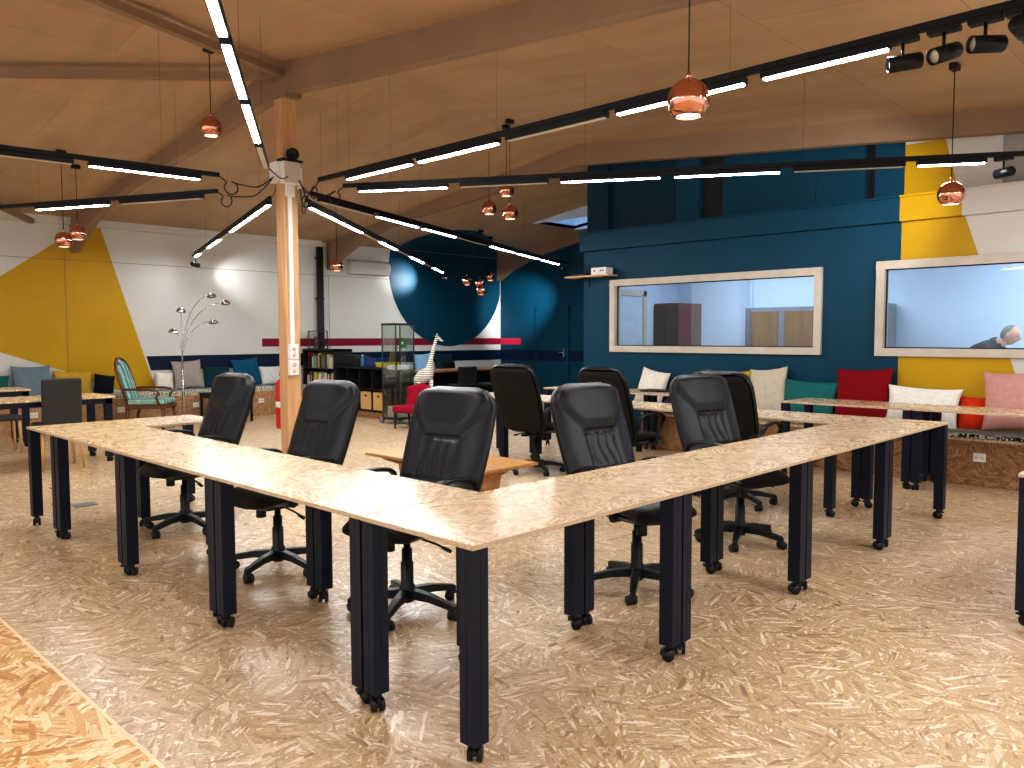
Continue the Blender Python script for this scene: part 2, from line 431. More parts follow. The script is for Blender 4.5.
# wall with the painted door
mb = MB(); mb.box(FX, RY - 1, 0, FX + .15, WY + .15, 4.3)
def xface(x, y0, y1, z0, z1, m): mb.m = m; mb.box(x - .004, y0, z0, x, y1, z1)
xface(FX, 11.12, WY, 1.205, 1.355, 1); xface(FX, 9.0, WY, 0.84, 1.075, 2)
mb.m = 0
struct(mb, 'wall_far_right', ['teal', plain('pink_paint', srgb(206, 40, 84), 0.5), 'navy'])
mb = MB(); mb.box(FX - .035, 9.68, 0, FX - .008, 10.58, 2.02)
mb.m = 1; mb.box(FX - .039, 9.68, 0.84, FX - .035, 10.58, 1.075)
dr = struct(mb, 'door_1', ['teal', 'navy'])
mb = MB()
mb.box(FX - .05, 9.62, 0, FX, 9.68, 2.08); mb.box(FX - .042, 10.58, 0, FX, 10.62, 2.05); mb.box(FX - .042, 9.62, 2.02, FX, 10.62, 2.06)
mb.build('door_frame', 'teal', dr)
mb = MB(); mb.rbox(FX - .055, 9.73, 0.93, FX - .039, 9.78, 1.13, .004)
mb.cyl((FX - .05, 9.755, 1.04), (FX - .09, 9.755, 1.04), .01); mb.cyl((FX - .09, 9.755, 1.04), (FX - .09, 9.87, 1.04), .009)
mb.build('door_handle', 'chrome', dr)

# window wall: openings for window 1 and window 2
mb = MB()
W1 = (1.99, 4.86, 1.24, 2.13); W2 = (-1.6, 1.30, 1.24, 2.15); ZB = 2.60
mb.m = 0
def wseg(y0, y1, z0, z1, m): mb.m = m; mb.box(WX, y0, z0, WX + .14, y1, z1)
YL = 1.115
wseg(W1[1], RY, 0, ZB, 0); wseg(W1[0], W1[1], 0, W1[2], 0); wseg(W1[0], W1[1], W1[3], ZB, 0)
wseg(W2[1], W1[0], 0, ZB, 0)
wseg(-6, W2[0], 0, ZB, 2)
mb.m = 2; mb.box(WX, W2[0], 0, WX + .14, W2[1], W2[2]); mb.box(WX, W2[0], W2[3], WX + .14, W2[1], ZB)
def ypoly(pts, x, m):
    mb.m = m; o = len(mb.v); mb.v += [(x, y, z) for y, z in pts]; mb.face(list(range(o, o + len(pts))))
ypoly([(YL, 0), (YL, W2[2]), (0.10, W2[2]), (-0.27, 0)], WX - .003, 1)
ypoly([(YL, W2[3]), (YL, ZB), (0.52, ZB), (0.37, W2[3])], WX - .003, 1)
ypoly([(YL, 0), (YL, W2[2]), (1.30, W2[2]), (1.30, 0)], WX - .003, 0)
ypoly([(YL, W2[3]), (YL, ZB), (1.30, ZB), (1.30, W2[3])], WX - .003, 0)
# boxed beam across the wall
for (y0, y1, m) in ((YL, RY + .02, 0), (0.53, YL, 1), (-6, 0.53, 2)):
    mb.m = m; mb.box(WX - .075, y0, 2.60, WX + .14, y1, 2.845)
    mb.m = m; mb.box(WX - .10, y0, 2.845, WX + .14, y1, 2.865)
# recessed upper wall
for (y0, y1, m, x) in ((4.98, RY - .06, 3, WX + .0), (3.90, 4.98, 3, WX + .08), (3.57, 3.90, 0, WX + .03), (3.25, 3.57, 4, WX + .12), (2.06, 3.25, 0, WX + .06), (1.53, 2.06, 0, WX + .05), (1.42, 1.53, 4, WX + .12), (YL, 1.42, 0, WX + .05), (0.22, YL, 2, WX + .05), (-6, 0.22, 5, WX + .07)):
    mb.m = m; mb.box(x, y0, 2.84, WX + .3, y1, 4.3)
ypoly([(YL, 2.875), (YL, 3.4), (0.73, 3.4), (0.60, 2.875)], WX + .046, 1)
mb.m = 3; mb.box(WX - .066, 2.85, 2.615, WX - .058, 3.15, 2.83)
for yy in (2.9, 2.97, 3.04, 3.1):
    for zz in (2.64, 2.8): mb.m = 4; mb.box(WX - .07, yy, zz, WX - .066, yy + .008, zz + .008)
mb.m = 0; mb.box(WX + .14, RY - .12, 0, FX + .1, RY, 4.3)     # return wall
struct(mb, 'wall_right', ['teal', 'yellow', 'white', 'teal_dark', 'gasket', 'grey_paint'])

def window(name, y0, y1, z0, z1):
    # y0..z1: the wall opening; wide timber frame proud of the wall
    fwid = 0.085; x0, x1 = WX - .045, WX + .10
    mb = MB()
    a0, a1, b0, b1 = y0 - .05, y1 + .05, z0 - .05, z1 + .05
    mb.box(x0, a0, b0, x1, a1, b0 + fwid); mb.box(x0, a0, b1 - fwid, x1, a1, b1)
    mb.box(x0, a0, b0 + fwid, x1, a0 + fwid, b1 - fwid); mb.box(x0, a1 - fwid, b0 + fwid, x1, a1, b1 - fwid)
    w = struct(mb, name, 'frame_white', bevel=.004)
    i0, i1, j0, j1 = a0 + fwid, a1 - fwid, b0 + fwid, b1 - fwid
    mb = MB(); g = .012
    mb.box(WX + .02, i0, j0, WX + .04, i1, j0 + g); mb.box(WX + .02, i0, j1 - g, WX + .04, i1, j1)
    mb.box(WX + .02, i0, j0, WX + .04, i0 + g, j1); mb.box(WX + .02, i1 - g, j0, WX + .04, i1, j1)
    mb.build('gasket', 'gasket', w)
    mb = MB(); mb.box(WX + .027, i0, j0, WX + .033, i1, j1); mb.build('pane', 'glass', w)
    return w
window('window_1', *W1); window('window_2', *W2)

# the rooms behind the windows
BX = 9.25
mb = MB(); mb.box(BX, -4, 0, BX + .1, 5.3, 3.0); mb.box(WX + .14, 5.16, 0, BX, 5.22, 3.0); mb.box(WX + .14, -4.1, 0, BX, -4, 3.0)
struct(mb, 'wall_inner_room', 'room_white')
mb = MB(); mb.box(WX + .14, -4, 2.7, BX, 5.3, 2.8); struct(mb, 'ceiling_inner_room', 'room_white')
mb = MB(); mb.box(7.5, 5.12, 0, 8.25, 5.158, 2.0)
d2 = struct(mb, 'door_2', plain('pale_door', srgb(190, 204, 222), 0.5))
mb = MB()
for a in ((7.42, 7.5, 0, 2.08), (8.25, 8.33, 0, 2.08), (7.42, 8.33, 2.0, 2.08)): mb.box(a[0], 5.10, a[2], a[1], 5.159, a[3])
mb.build('door_frame', 'frame_white', d2)
mb = MB(); mb.box(BX - .03, 3.85, 0, BX - .002, 3.91, 2.7); mb.box(BX - .03, 2.2, 0, BX - .002, 2.22, 2.7); struct(mb, 'trim_2', 'room_white')

# rafters
raf = [(-6, 4.0), (-6, 2.83), (0, 3.32), (3.5, 3.63), (5.3, 3.80), (5.55, 3.80), (7.4, 3.60), (9.4, 3.42), (10.2, 3.28), (10.8, 3.12), (11.3, 2.94), (11.75, 2.72), (11.78, 2.72), (11.78, ceil_z(11.78)), (RY, ceil_z(RY)), (-6, ceil_z(-6))]
raf = raf[1:]
for i, x in enumerate((2.5, 7.12, 11.82)):
    mb = MB(); mb.prism(raf, x - .06, x + .06, 'X')
    if i == 0: mb.box(x - .09, RY - .16, 3.76, x + .09, RY + .16, 3.80)
    struct(mb, 'trim_%d' % (i + 3), 'rafter')
# wind braces under the roof
for i, (a, b_) in enumerate((((2.45, 5.35, 3.99), (-2.2, 3.55, 3.84)), ((2.45, 5.45, 3.99), (-2.2, 8.3, 3.65)), ((1.0, 10.7, 3.30), (1.85, 11.5, 3.12)))):
    mb = MB(); d = Vector(b_) - Vector(a); L_ = d.length; ang = math.atan2(d.y, d.x)
    T_ = Matrix.Translation(Vector(a)) @ Matrix.Rotation(ang, 4, 'Z') @ Matrix.Rotation(-math.asin(d.z / L_), 4, 'Y')
    mb.box(0, -.04, -.035, L_, .04, .035, T_)
    struct(mb, 'trim_%d' % (i + 6), 'rafter')

# ------------------------------------------------------------------ column
colm = thing('timber_post', 'square pine post rising to the ridge in mid room', 'post', (2.5, RY, 0))
mb = MB(); mb.rbox(-.077, -.077, 0, .077, .077, 3.79, .006); mb.build('post_shaft', 'pine', colm)
o = thing('cable_duct', 'white vertical cable duct running down the pine post', 'cable duct', (2.5 - .02, RY - .077, 0))
mb = MB(); mb.box(-.02, -.022, 1.34, .02, 0, 2.86); mb.build('duct', 'white_plastic', o)
mb = MB(); mb.rbox(-.045, -.03, 2.80, .05, 0, 2.92, .004); mb.build('duct_head', 'white_plastic', o)
for k, (z0, z1) in enumerate(((1.19, 1.34), (1.03, 1.185))):
    o = thing('socket_block', ('upper' if k == 0 else 'lower') + ' of two white socket blocks at eye level on the pine post', 'socket', (2.48, RY - .077, z0), 0, 'white socket blocks on the post')
    mb = MB(); mb.rbox(-.05, -.045, 0, .05, 0, z1 - z0, .006); mb.build('casing', 'white_plastic', o)
    mb = MB()
    for z in (.045, .105): mb.cyl((0, -.045, z), (0, -.049, z), .022, 16)
    mb.build('outlet', 'led_off', o)
o = thing('junction_box', 'pale grey electrical box high on the pine post below the siren', 'electrical box', (2.47, RY - .077, 2.92))
mb = MB(); mb.rbox(-.09, -.09, 0, .09, 0, .21, .006); mb.build('casing', 'white_plastic', o)
mb = MB(); mb.box(-.085, -.095, .01, .085, -.09, .2); mb.build('lid', 'led_off', o)
o = thing('junction_box', 'pale grey electrical box on the left face of the pine post', 'electrical box', (2.423, RY, 2.94))
mb = MB(); mb.rbox(-.06, -.09, 0, 0, .09, .2, .006); mb.build('casing', 'white_plastic', o)
o = thing('junction_box', 'slim grey electrical box on the right face of the pine post', 'electrical box', (2.577, RY, 2.90))
mb = MB(); mb.rbox(0, -.09, 0, .05, .08, .2, .006); mb.build('casing', 'white_plastic', o)
o = thing('alarm_siren', 'round black siren standing on top of the grey electrical box', 'siren', (2.47, RY - .13, 3.13))
mb = MB(); mb.box(-.12, -.05, 0, .11, .05, .02); mb.build('bracket', 'rail_black', o)
mb = MB(); mb.lathe([(.0, -.025), (.05, -.025), (.062, -.01), (.062, .015), (.045, .028), (.03, .015), (0, .015)], 24, mat=Matrix.Translation((0.03, 0, .08)) @ Matrix.Rotation(R(90), 4, 'X') @ Matrix.Rotation(R(-45), 4, 'Y'))
mb.build('horn', 'rail_black', o)

# fire extinguisher on the post
o = thing('fire_extinguisher', 'red fire extinguisher hanging on the left side of the pine post', 'fire extinguisher', (2.505, RY + .172, 0.47), R(90))
mb = MB(); mb.lathe([(0, 0), (.06, 0), (.07, .02), (.07, .44), (.055, .49), (.02, .52), (0.02, .54), (0, .54)], 20); mb.build('cylinder', 'red_ext', o)
mb = MB(); mb.box(-.02, -.02, .54, .02, .02, .58); mb.tube([(0, 0, .57), (-.09, 0, .62), (-.12, 0, .63)], .008, 6); mb.tube([(0, 0, .56), (-.08, -.01, .565), (-.1, -.01, .57)], .008, 6); mb.build('valve', 'castor', o)
mb = MB(); mb.tube([(0, -.02, .56), (-.05, -.08, .54), (-.075, -.085, .4), (-.078, -.05, .2)], .011, 8); mb.build('hose', 'castor', o)
mb = MB(); mb.lathe([(.0705, .22), (.0712, .23), (.0712, .27), (.0705, .28)], 20); mb.build('instruction_band', 'white_plastic', o)
mb = MB(); mb.box(-.09, -.02, .1, -.065, .02, .5); mb.build('wall_bracket', 'castor', o)

# ------------------------------------------------------------------ workshop tables
TT = 0.748
def castor_mb(c, ang):
    """fork, two wheels and brake lever"""
    T_ = Matrix.Translation(c) @ Matrix.Rotation(ang, 4, 'Z')
    m = MB(); m.smooth = False
    m.box(-.018, -.012, .045, .018, .012, .075, T_)
    for s in (-1, 1):
        m.tube([T_ @ Vector((.012, s * .009, .026)), T_ @ Vector((.012, s * .024, .026))], .026, 16)
    m.box(-.03, -.02, .045, .0, .02, .055, T_); m.box(.0, -.006, .02, .03, .006, .058, T_)
    return m
def leg_mb(x, y, sx, sy):
    """square post with a channel in two faces"""
    w = .034; g = .001; d = .0012
    poly = [(-w, -w), (-g, -w), (-g, -w + d), (g, -w + d), (g, -w), (w, -w), (w, -g), (w - d, -g), (w - d, g), (w, g), (w, w), (g, w), (g, w - d), (-g, w - d), (-g, w), (-w, w), (-w, g), (-w + d, g), (-w + d, -g), (-w, -g)]
    m = MB(); m.prism([(x + px, y + py) for px, py in poly], .072, TT - .019, 'Z')
    m.box(x - .034, y - .034, TT - .024, x + .034, y + .034, TT - .0185)
    return m
def make_table(label, group, L_=1.25, W_=.625):
    t = thing('work_table', label, 'table', (0, 0, 0), 0, group)
    mb = MB(); mb.rbox(0.0015, 0.0015, TT - .018, L_ - .0015, W_ - .0015, TT, .002, 1); top = mb.build('tabletop', 'osb_table', t)
    mb = MB()
    e = .0008
    mb.box(0.0015 - e, .003, TT - .0165, 0.0015, W_ - .003, TT - .0015); mb.box(L_ - .0015, .003, TT - .0165, L_ - .0015 + e, W_ - .003, TT - .0015)
    mb.box(.003, .0015 - e, TT - .0165, L_ - .003, .0015, TT - .0015); mb.box(.003, W_ - .0015, TT - .0165, L_ - .003, W_ - .0015 + e, TT - .0015)
    mb.build('edge_band', 'osb_edge', top)
    i = .040
    for k, (x, y) in enumerate(((i, i), (L_ - i, i), (i, W_ - i), (L_ - i, W_ - i))):
        lg = leg_mb(x, y, 1, 1).build('leg', 'leg_black', t)
        castor_mb((x, y, 0), R((35, 140, 250, 310)[k])).build('castor', 'castor', lg)
    return t
G1 = 'strand board tables of the meeting square'
W_ = .627
# variants share the mesh of one module
nom = ['first', 'second', 'third', 'fourth']
base_t = make_table('strand board table whose corner points at the viewer, start of the right-hand row', G1)
base_t.location = (0, 0, 0)
tabs = [base_t]
short_t = make_table('strand board table beginning the left-hand row, joined to the nearest corner table', G1, 1.219)
short_t.location = (.627, .629, 0); short_t.rotation_euler = (0, 0, R(90))
lab = ['second table along the right-hand row counted from the nearest corner', 'third table along the right-hand row counted from the nearest corner', 'last table at the right end of the right-hand row, beside the window bench']
for k in range(1, 4): dup(base_t, (1.25 * k, 0, 0), 0, 'strand board ' + lab[k - 1])
ll = ['table beginning the left-hand row, joined to the nearest corner table', 'middle table of the left-hand row', 'third table of the left-hand row, next to its far corner']
for k in range(1, 3): dup(short_t, (.627, .629 + 1.22 * k, 0), R(90), 'strand board ' + ll[k])
dup(base_t, (0, 4.292, 0), 0, 'strand board table closing the far left corner of the square in front of the armchair')
for k in range(3): dup(short_t, (5.0, .629 + 1.22 * k, 0), R(90), 'strand board ' + ['table turning away at the right end corner of the square', 'table in the middle of the far right side, behind two office chairs', 'table of the far right side next to the far corner'][k])
dup(base_t, (3.78, 4.30, 0), 0, 'strand board table at the far corner of the square behind the reclining office chair')
G2 = 'strand board tables along the window bench'
dup(base_t, (6.6, -.67, 0), R(90), 'strand board table in front of the white and pink cushions', G2)
dup(base_t, (6.6, .585, 0), R(90), 'strand board table in front of the teal and red cushions', G2)
dup(base_t, (6.56, 2.53, 0), R(90), 'strand board table mostly hidden behind the office chair pair', G2)
dup(base_t, (6.56, 3.79, 0), R(90), 'strand board table carrying the open laptop near the teal wall', G2)
dup(base_t, (2.74, -.93 - .627, 0), 0, 'strand board table cut off by the right edge of the photo', 'cut off table')

# ------------------------------------------------------------------ office chairs
def make_office_chair(label, group):
    t = thing('office_chair', label, 'chair', (0, 0, 0), 0, group)      # faces local +X
    # star base
    hub = MB(); hub.lathe([(0, .055), (.035, .055), (.042, .075), (.042, .13), (.033, .15), (.033, .26), (.027, .262), (.027, .33), (.018, .332), (.018, .40), (0, .40)], 20)
    hub.build('gas_lift', 'plastic_black', t)
    for k in range(5):
        a = R(72 * k + 20); c, s = math.cos(a), math.sin(a)
        m = MB(); T_ = Matrix.Rotation(a, 4, 'Z')
        prof = [(.03, .075), (.03, .125), (.15, .115), (.29, .085), (.305, .075), (.305, .055), (.28, .055), (.15, .075)]
        o_ = len(m.v)
        ws = [.024, .024, .021, .017, .012, .012, .017, .021]
        vs = [T_ @ Vector((x, -w, z)) for (x, z), w in zip(prof, ws)] + [T_ @ Vector((x, w, z)) for (x, z), w in zip(prof, ws)]
        n = len(prof); m.add(vs, [(i, (i + 1) % n, (i + 1) % n + n, i + n) for i in range(n)] + [tuple(range(n))[::-1], tuple(range(n, 2 * n))])
        lg = m.build('base_leg', 'plastic_black', t, bevel=.004)
        cm = MB(); T2 = Matrix.Translation((.285 * c, .285 * s, 0)) @ Matrix.Rotation(a + R(60 + 40 * k), 4, 'Z')
        cm.box(-.012, -.01, .03, .012, .01, .06, T2)
        for q in (-1, 1): cm.tube([T2 @ Vector((.012, q * .006, .026)), T2 @ Vector((.012, q * .024, .026))], .026, 16)
        cm.smooth = True; cm.lathe([(.001, .058), (.02, .056), (.027, .045), (.027, .038)], 12, mat=T2)
        cm.build('castor', 'castor', lg)
    # mechanism
    m = MB(); m.rbox(-.10, -.08, .385, .12, .08, .425, .008); m.rbox(-.235, -.03, .395, -.08, .03, .418, .006)
    m.tube([(.0, .04, .40), (.02, .22, .385), (.02, .27, .37)], .006, 8); m.tube([(.02, .25, .375), (.02, .30, .362)], .010, 8)
    m.cyl((.08, -.05, .33), (.08, -.05, .40), .03, 14)
    m.build('tilt_mechanism', 'plastic_black', t)
    # seat: rounded cushion with a dished top and waterfall front
    m = MB(); m.smooth = True
    nu, nv = 22, 22; top = []; bot = []
    def seat_pt(u, v, side):
        # superellipse square
        x = u; y = v
        k = 1.0
        r = (abs(u) ** 5 + abs(v) ** 5) ** (1 / 5.0)
        mx = max(abs(u), abs(v)) + 1e-9
        s = mx / max(r, 1e-9)
        X = u * s * .255 + .02; Y = v * s * .25
        e = max(0, 1 - r ** 5 * 1.0)
        ed = (1 - min(1, mx) ** 6)
        h = .055 * ed
        if side > 0:
            z = .465 + h + .012 * (v * v) - .035 * max(0, u) ** 3 - .004 * math.exp(-((abs(v) - .45) / .05) ** 2) - .006 * math.exp(-((u - .35) / .05) ** 2)
        else:
            z = .465 - .045 * ed - .02 * max(0, u) ** 3
        return (X, Y, z)
    for side in (1, -1):
        o_ = len(m.v)
        for i in range(nu + 1):
            for j in range(nv + 1):
                u = -1 + 2 * i / nu; v = -1 + 2 * j / nv
                u = math.sin(u * math.pi / 2); v = math.sin(v * math.pi / 2)
                m.v.append(seat_pt(u, v, side))
        for i in range(nu):
            for j in range(nv):
                a = o_ + i * (nv + 1) + j
                m.face((a, a + 1, a + nv + 2, a + nv + 1))
    m.build('seat', 'leather', t)
    # backrest: tilted, tapered pad; front surface u,v mapped with seams
    tilt = R(20)
    H = .70
    def hw(v):      # half width by height 0..1
        w = .244 + .028 * math.sin(min(1, v / .6) * math.pi / 2) - .010 * max(0, (v - .6) / .4) ** 1.5
        if v > .80: w = w - .12 + .12 * math.sqrt(max(0, 1 - ((v - .80) / .20) ** 2.3))
        if v < .10: w *= 1 - ((.10 - v) / .10) ** 2 * .16
        return w
    def groove(d, w): return math.exp(-(d / w) ** 2)
    def front(u, v):
        au = abs(u)
        b = .052 * (1 - au ** 3.5) * min(1, v / .05 + .3) * min(1, (1 - v) / .06 + .25)
        b += .018 * math.exp(-((v - .22) / .16) ** 2) * (1 - au ** 2)          # lumbar
        # headrest pad: trapezoid
        vb = .58 + max(0, (au - .40)) ** 1.3 * .55
        if v > vb and au < .97: b += .020 * min(1, (v - vb) / .10) * min(1, (1.0 - v) / .08 + .2)
        b -= (.013 if au < .42 else .006) * groove(v - vb, .012)
        if v < .60:
            b -= .010 * groove(au - .40 - .06 * (0.3 - v), .03)
            if au < .40 and v > .26:
                b += .0055 * math.sin(u * 26 + math.sin(v * 17) * 1.2) * min(1, (v - .26) / .05) + .003 * math.sin(u * 47 + v * 21)
            b -= .008 * groove(au - .42, .02)
        b -= .012 * groove(v - .25, .012) * (1 if au < .95 else 0)
        if v < .24: b += .004 * math.sin(v * 100 + u * 9) * max(0, 1 - au)
        return b
    def bpt(u, v, side):
        w = hw(v); y = u * w; z = v * H
        curve = .035 * math.sin(v * math.pi * 1.05) + .02 * v            # slight bow
        if side > 0: x = .012 + front(u, v) - curve * .2
        else: x = -.012 - .030 * (1 - abs(u) ** 4) * min(1, v / .08 + .2) * min(1, (1 - v) / .08 + .2)
        x += .02 * abs(u) ** 2 * (1 if side > 0 else .5) * .5
        # hinge point behind the seat
        X = -.20 + math.cos(tilt) * x - math.sin(tilt) * z; Z = .47 + math.cos(tilt) * z + math.sin(tilt) * x
        return (X, y, Z)
    nu, nv = 44, 60
    def sheet(side, mm):
        o_ = len(mm.v)
        for j in range(nv + 1):
            v = j / nv
            for i in range(nu + 1):
                u = math.sin((-1 + 2 * i / nu) * math.pi / 2 * .999); mm.v.append(bpt(u, v, side))
        for j in range(nv):
            for i in range(nu):
                a = o_ + j * (nu + 1) + i; mm.face((a, a + 1, a + nu + 2, a + nu + 1))
        return o_
    m = MB(); m.smooth = True
    a0 = sheet(1, m)
    # thick side band
    def band(mm):
        out = []
        ring = [(-1, j / nv) for j in range(nv + 1)] + [(math.sin((-1 + 2 * i / nu) * math.pi / 2), 1) for i in range(1, nu)] + [(1, 1 - j / nv) for j in range(nv + 1)] + [(math.sin((1 - 2 * i / nu) * math.pi / 2), 0) for i in range(1, nu)]
        K = 6
        o_ = len(mm.v)
        for (u, v) in ring:
            A = Vector(bpt(u, v, 1)); B = Vector(bpt(u, v, -1)); B = B + (B - A).normalized() * .026
            mid_n = Vector((0, u if abs(u) > .98 else 0, 0))
            if v > .98: mid_n += Vector((0, 0, 1))
            if v < .02: mid_n += Vector((0, 0, -1))
            if mid_n.length > 0: mid_n.normalize()
            for k in range(K + 1):
                s = k / K
                mm.v.append(A.lerp(B, s) + mid_n * .012 * math.sin(s * math.pi))
        n = len(ring)
        for a in range(n):
            b_ = (a + 1) % n
            for k in range(K): mm.face((o_ + a * (K + 1) + k, o_ + a * (K + 1) + k + 1, o_ + b_ * (K + 1) + k + 1, o_ + b_ * (K + 1) + k))
    band(m)
    bk = m.build('backrest', 'leather', t)
    m = MB(); m.smooth = True
    o_ = len(m.v)
    for j in range(nv + 1):
        v = .01 + .97 * j / nv
        for i in range(nu + 1):
            u = (-1 + 2 * i / nu) * .965; p = Vector(bpt(u, v, -1)); m.v.append(p + Vector((-.030 * math.cos(tilt), 0, -.030 * math.sin(tilt))))
    for j in range(nv):
        for i in range(nu):
            a = j * (nu + 1) + i; m.face((a, a + 1, a + nu + 2, a + nu + 1))
    m.build('rear_cover', 'chair_back', bk)
    # armrests: looped arms from seat frame to the back
    for s in (-1, 1):
        m = MB(); y = s * .275
        path = [(-.235, s * .235, .50), (-.235, y, .60), (-.20, y, .675), (-.10, y, .70), (.02, y, .705), (.11, y, .69), (.155, y, .655), (.12, y, .60), (.07, y, .52), (.05, s * .25, .44), (.04, s * .17, .43)]
        # smooth path (Catmull-Rom)
        P = [Vector(p) for p in path]; Q = []
        for i in range(len(P) - 1):
            p0 = P[max(0, i - 1)]; p1 = P[i]; p2 = P[i + 1]; p3 = P[min(len(P) - 1, i + 2)]
            for k in range(5):
                q = k / 5.0
                Q.append(0.5 * ((2 * p1) + (p2 - p0) * q + (2 * p0 - 5 * p1 + 4 * p2 - p3) * q * q + (-p0 + 3 * p1 - 3 * p2 + p3) * q ** 3))
        Q.append(P[-1])
        n = len(Q); seg = 10; vs = []; fs = []
        for i, q in enumerate(Q):
            tn = (Q[min(n - 1, i + 1)] - Q[max(0, i - 1)]).normalized()
            sd = Vector((0, 1, 0)); nn = tn.cross(sd).normalized(); sd = nn.cross(tn).normalized()
            wide = .026 if 8 < i < 30 else .017
            for k in range(seg):
                a = 2 * math.pi * k / seg; vs.append(q + sd * wide * math.cos(a) + nn * .012 * math.sin(a))
        for i in range(n - 1):
            for k in range(seg): fs.append((i * seg + k, i * seg + (k + 1) % seg, (i + 1) * seg + (k + 1) % seg, (i + 1) * seg + k))
        fs += [tuple(range(seg))[::-1], tuple((n - 1) * seg + k for k in range(seg))]
        m.smooth = True; m.add(vs, fs); m.build('armrest', 'plastic_black', t)
    return t
G3 = 'black leather office chairs inside the table square'
CH = [  # hub x, y, facing angle
    (.76, 3.93, 183, 'black leather office chair furthest left, left of the pine post'),
    (.72, 2.52, 184, 'black leather office chair just right of the pine post'),
    (.80, 1.36, 191, 'black leather office chair nearest the viewer, before the low coffee table'),
    (1.92, .72, -97, 'black leather office chair first along the right-hand row, beside the near corner'),
    (3.24, .80, -106, 'black leather office chair seen half sideways in front of another chair back'),
    (4.36, 1.40, 4, 'black office chair facing away with its back behind the half sideways chair'),
    (4.38, 2.55, -2, 'black office chair facing away with its looped armrest and seat sticking out'),
    (4.36, 3.72, 8, 'black office chair facing away, furthest of all, beside the far corner'),
]
ch0 = make_office_chair(CH[0][3], G3)
for i, (x, y, a, lb) in enumerate(CH):
    if i == 0: ch0.location = (x, y, 0); ch0.rotation_euler = (0, 0, R(a))
    else: dup(ch0, (x, y, 0), R(a), lb)

# ------------------------------------------------------------------ coffee table
ct = thing('coffee_table', 'low honey coloured wooden trestle coffee table behind the nearest office chair', 'coffee table', (2.55, 3.05, 0))
mb = MB(); mb.rbox(-.30, -.72, .405, .32, .72, .43, .004)
for k in range(3): mb.box(-.30 + .155 * (k + 1) - .001, -.719, .4299, -.30 + .155 * (k + 1) + .001, .719, .4304)
mb.build('tabletop', 'coffee_wood', ct)
for s in (-1, 1):
    mb = MB(); y = s * .5
    mb.prism([(-.26, .405), (-.26, .385), (-.19, .36), (-.13, .335), (-.10, .335), (-.075, .22), (-.11, .08), (-.22, .05), (-.22, 0), (.22, 0), (.22, .05), (.11, .08), (.075, .22), (.10, .335), (.13, .335), (.19, .36), (.26, .385), (.26, .405)], y - .03, y + .03, 'Y')
    mb.build('leg', 'coffee_wood', ct, bevel=.004)
mb = MB(); mb.rbox(-.02, -.56, .15, .02, .56, .22, .004); mb.build('stretcher', 'coffee_wood', ct)
mb = MB(); mb.rbox(-.22, -.60, .385, -.19, .60, .405, .003); mb.rbox(.19, -.60, .385, .22, .60, .405, .003); mb.build('rail', 'coffee_wood', ct)

# ------------------------------------------------------------------ benches
def bench_box(name, label, x0, y0, x1, y1, h, mat, face):
    o = thing(name, label, 'bench', ((x0 + x1) / 2, (y0 + y1) / 2, 0))
    cx_, cy_ = (x0 + x1) / 2, (y0 + y1) / 2
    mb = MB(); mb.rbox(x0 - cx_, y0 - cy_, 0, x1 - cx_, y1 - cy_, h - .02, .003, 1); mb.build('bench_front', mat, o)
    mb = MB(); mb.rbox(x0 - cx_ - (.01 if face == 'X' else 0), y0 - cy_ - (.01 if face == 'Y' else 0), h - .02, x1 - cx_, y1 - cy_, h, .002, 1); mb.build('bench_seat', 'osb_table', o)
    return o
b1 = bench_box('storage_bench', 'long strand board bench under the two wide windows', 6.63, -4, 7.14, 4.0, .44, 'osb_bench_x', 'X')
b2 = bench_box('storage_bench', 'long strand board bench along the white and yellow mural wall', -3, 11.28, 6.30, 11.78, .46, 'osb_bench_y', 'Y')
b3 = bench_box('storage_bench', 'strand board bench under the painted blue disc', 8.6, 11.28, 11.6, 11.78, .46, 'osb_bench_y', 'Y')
def pad(label, x0, y0, x1, y1, z, mat):
    mb = MB(); mb.rbox(x0, y0, z, x1, y1, z + .055, .02, 3); o = mb.build('seat_pad', mat); tag(o, label, 'seat pad', 'seat pads on the benches')
pad('black and white patterned seat pad under the pink cushion', 6.60, -1.4, 7.1, .62, .44, 'pad_bw')
pad('green and white patterned seat pad behind the armchair', 2.4, 11.26, 4.6, 11.76, .46, 'pad_green')
pad('green and white patterned seat pad under the blue cushions left of the post', 4.62, 11.26, 6.28, 11.76, .46, 'pad_green')
for (x, y, wall, lb) in ((1.72, 11.28, 'Y', 'leftmost white socket on the mural wall bench'), (2.94, 11.28, 'Y', 'white socket on the bench front left of the armchair'), (4.14, 11.28, 'Y', 'white socket on the bench front just right of the floor lamp'), (5.33, 11.28, 'Y', 'white socket on the bench front left of the extinguisher'), (6.63, .18, 'X', 'white socket on the bench front below the pink cushion')):
    o = thing('wall_socket', lb, 'socket', (x, y, .27), 0 if wall == 'Y' else R(-90), 'white sockets on the bench fronts')
    mb = MB(); mb.rbox(-.052, -.012, -.04, .052, 0, .04, .004); mb.build('plate', 'white_plastic', o)
    mb = MB()
    for q in (-.024, .024): mb.cyl((q, -.0122, 0), (q, -.015, 0), .018, 18)
    mb.build('outlet', 'led_off', o)

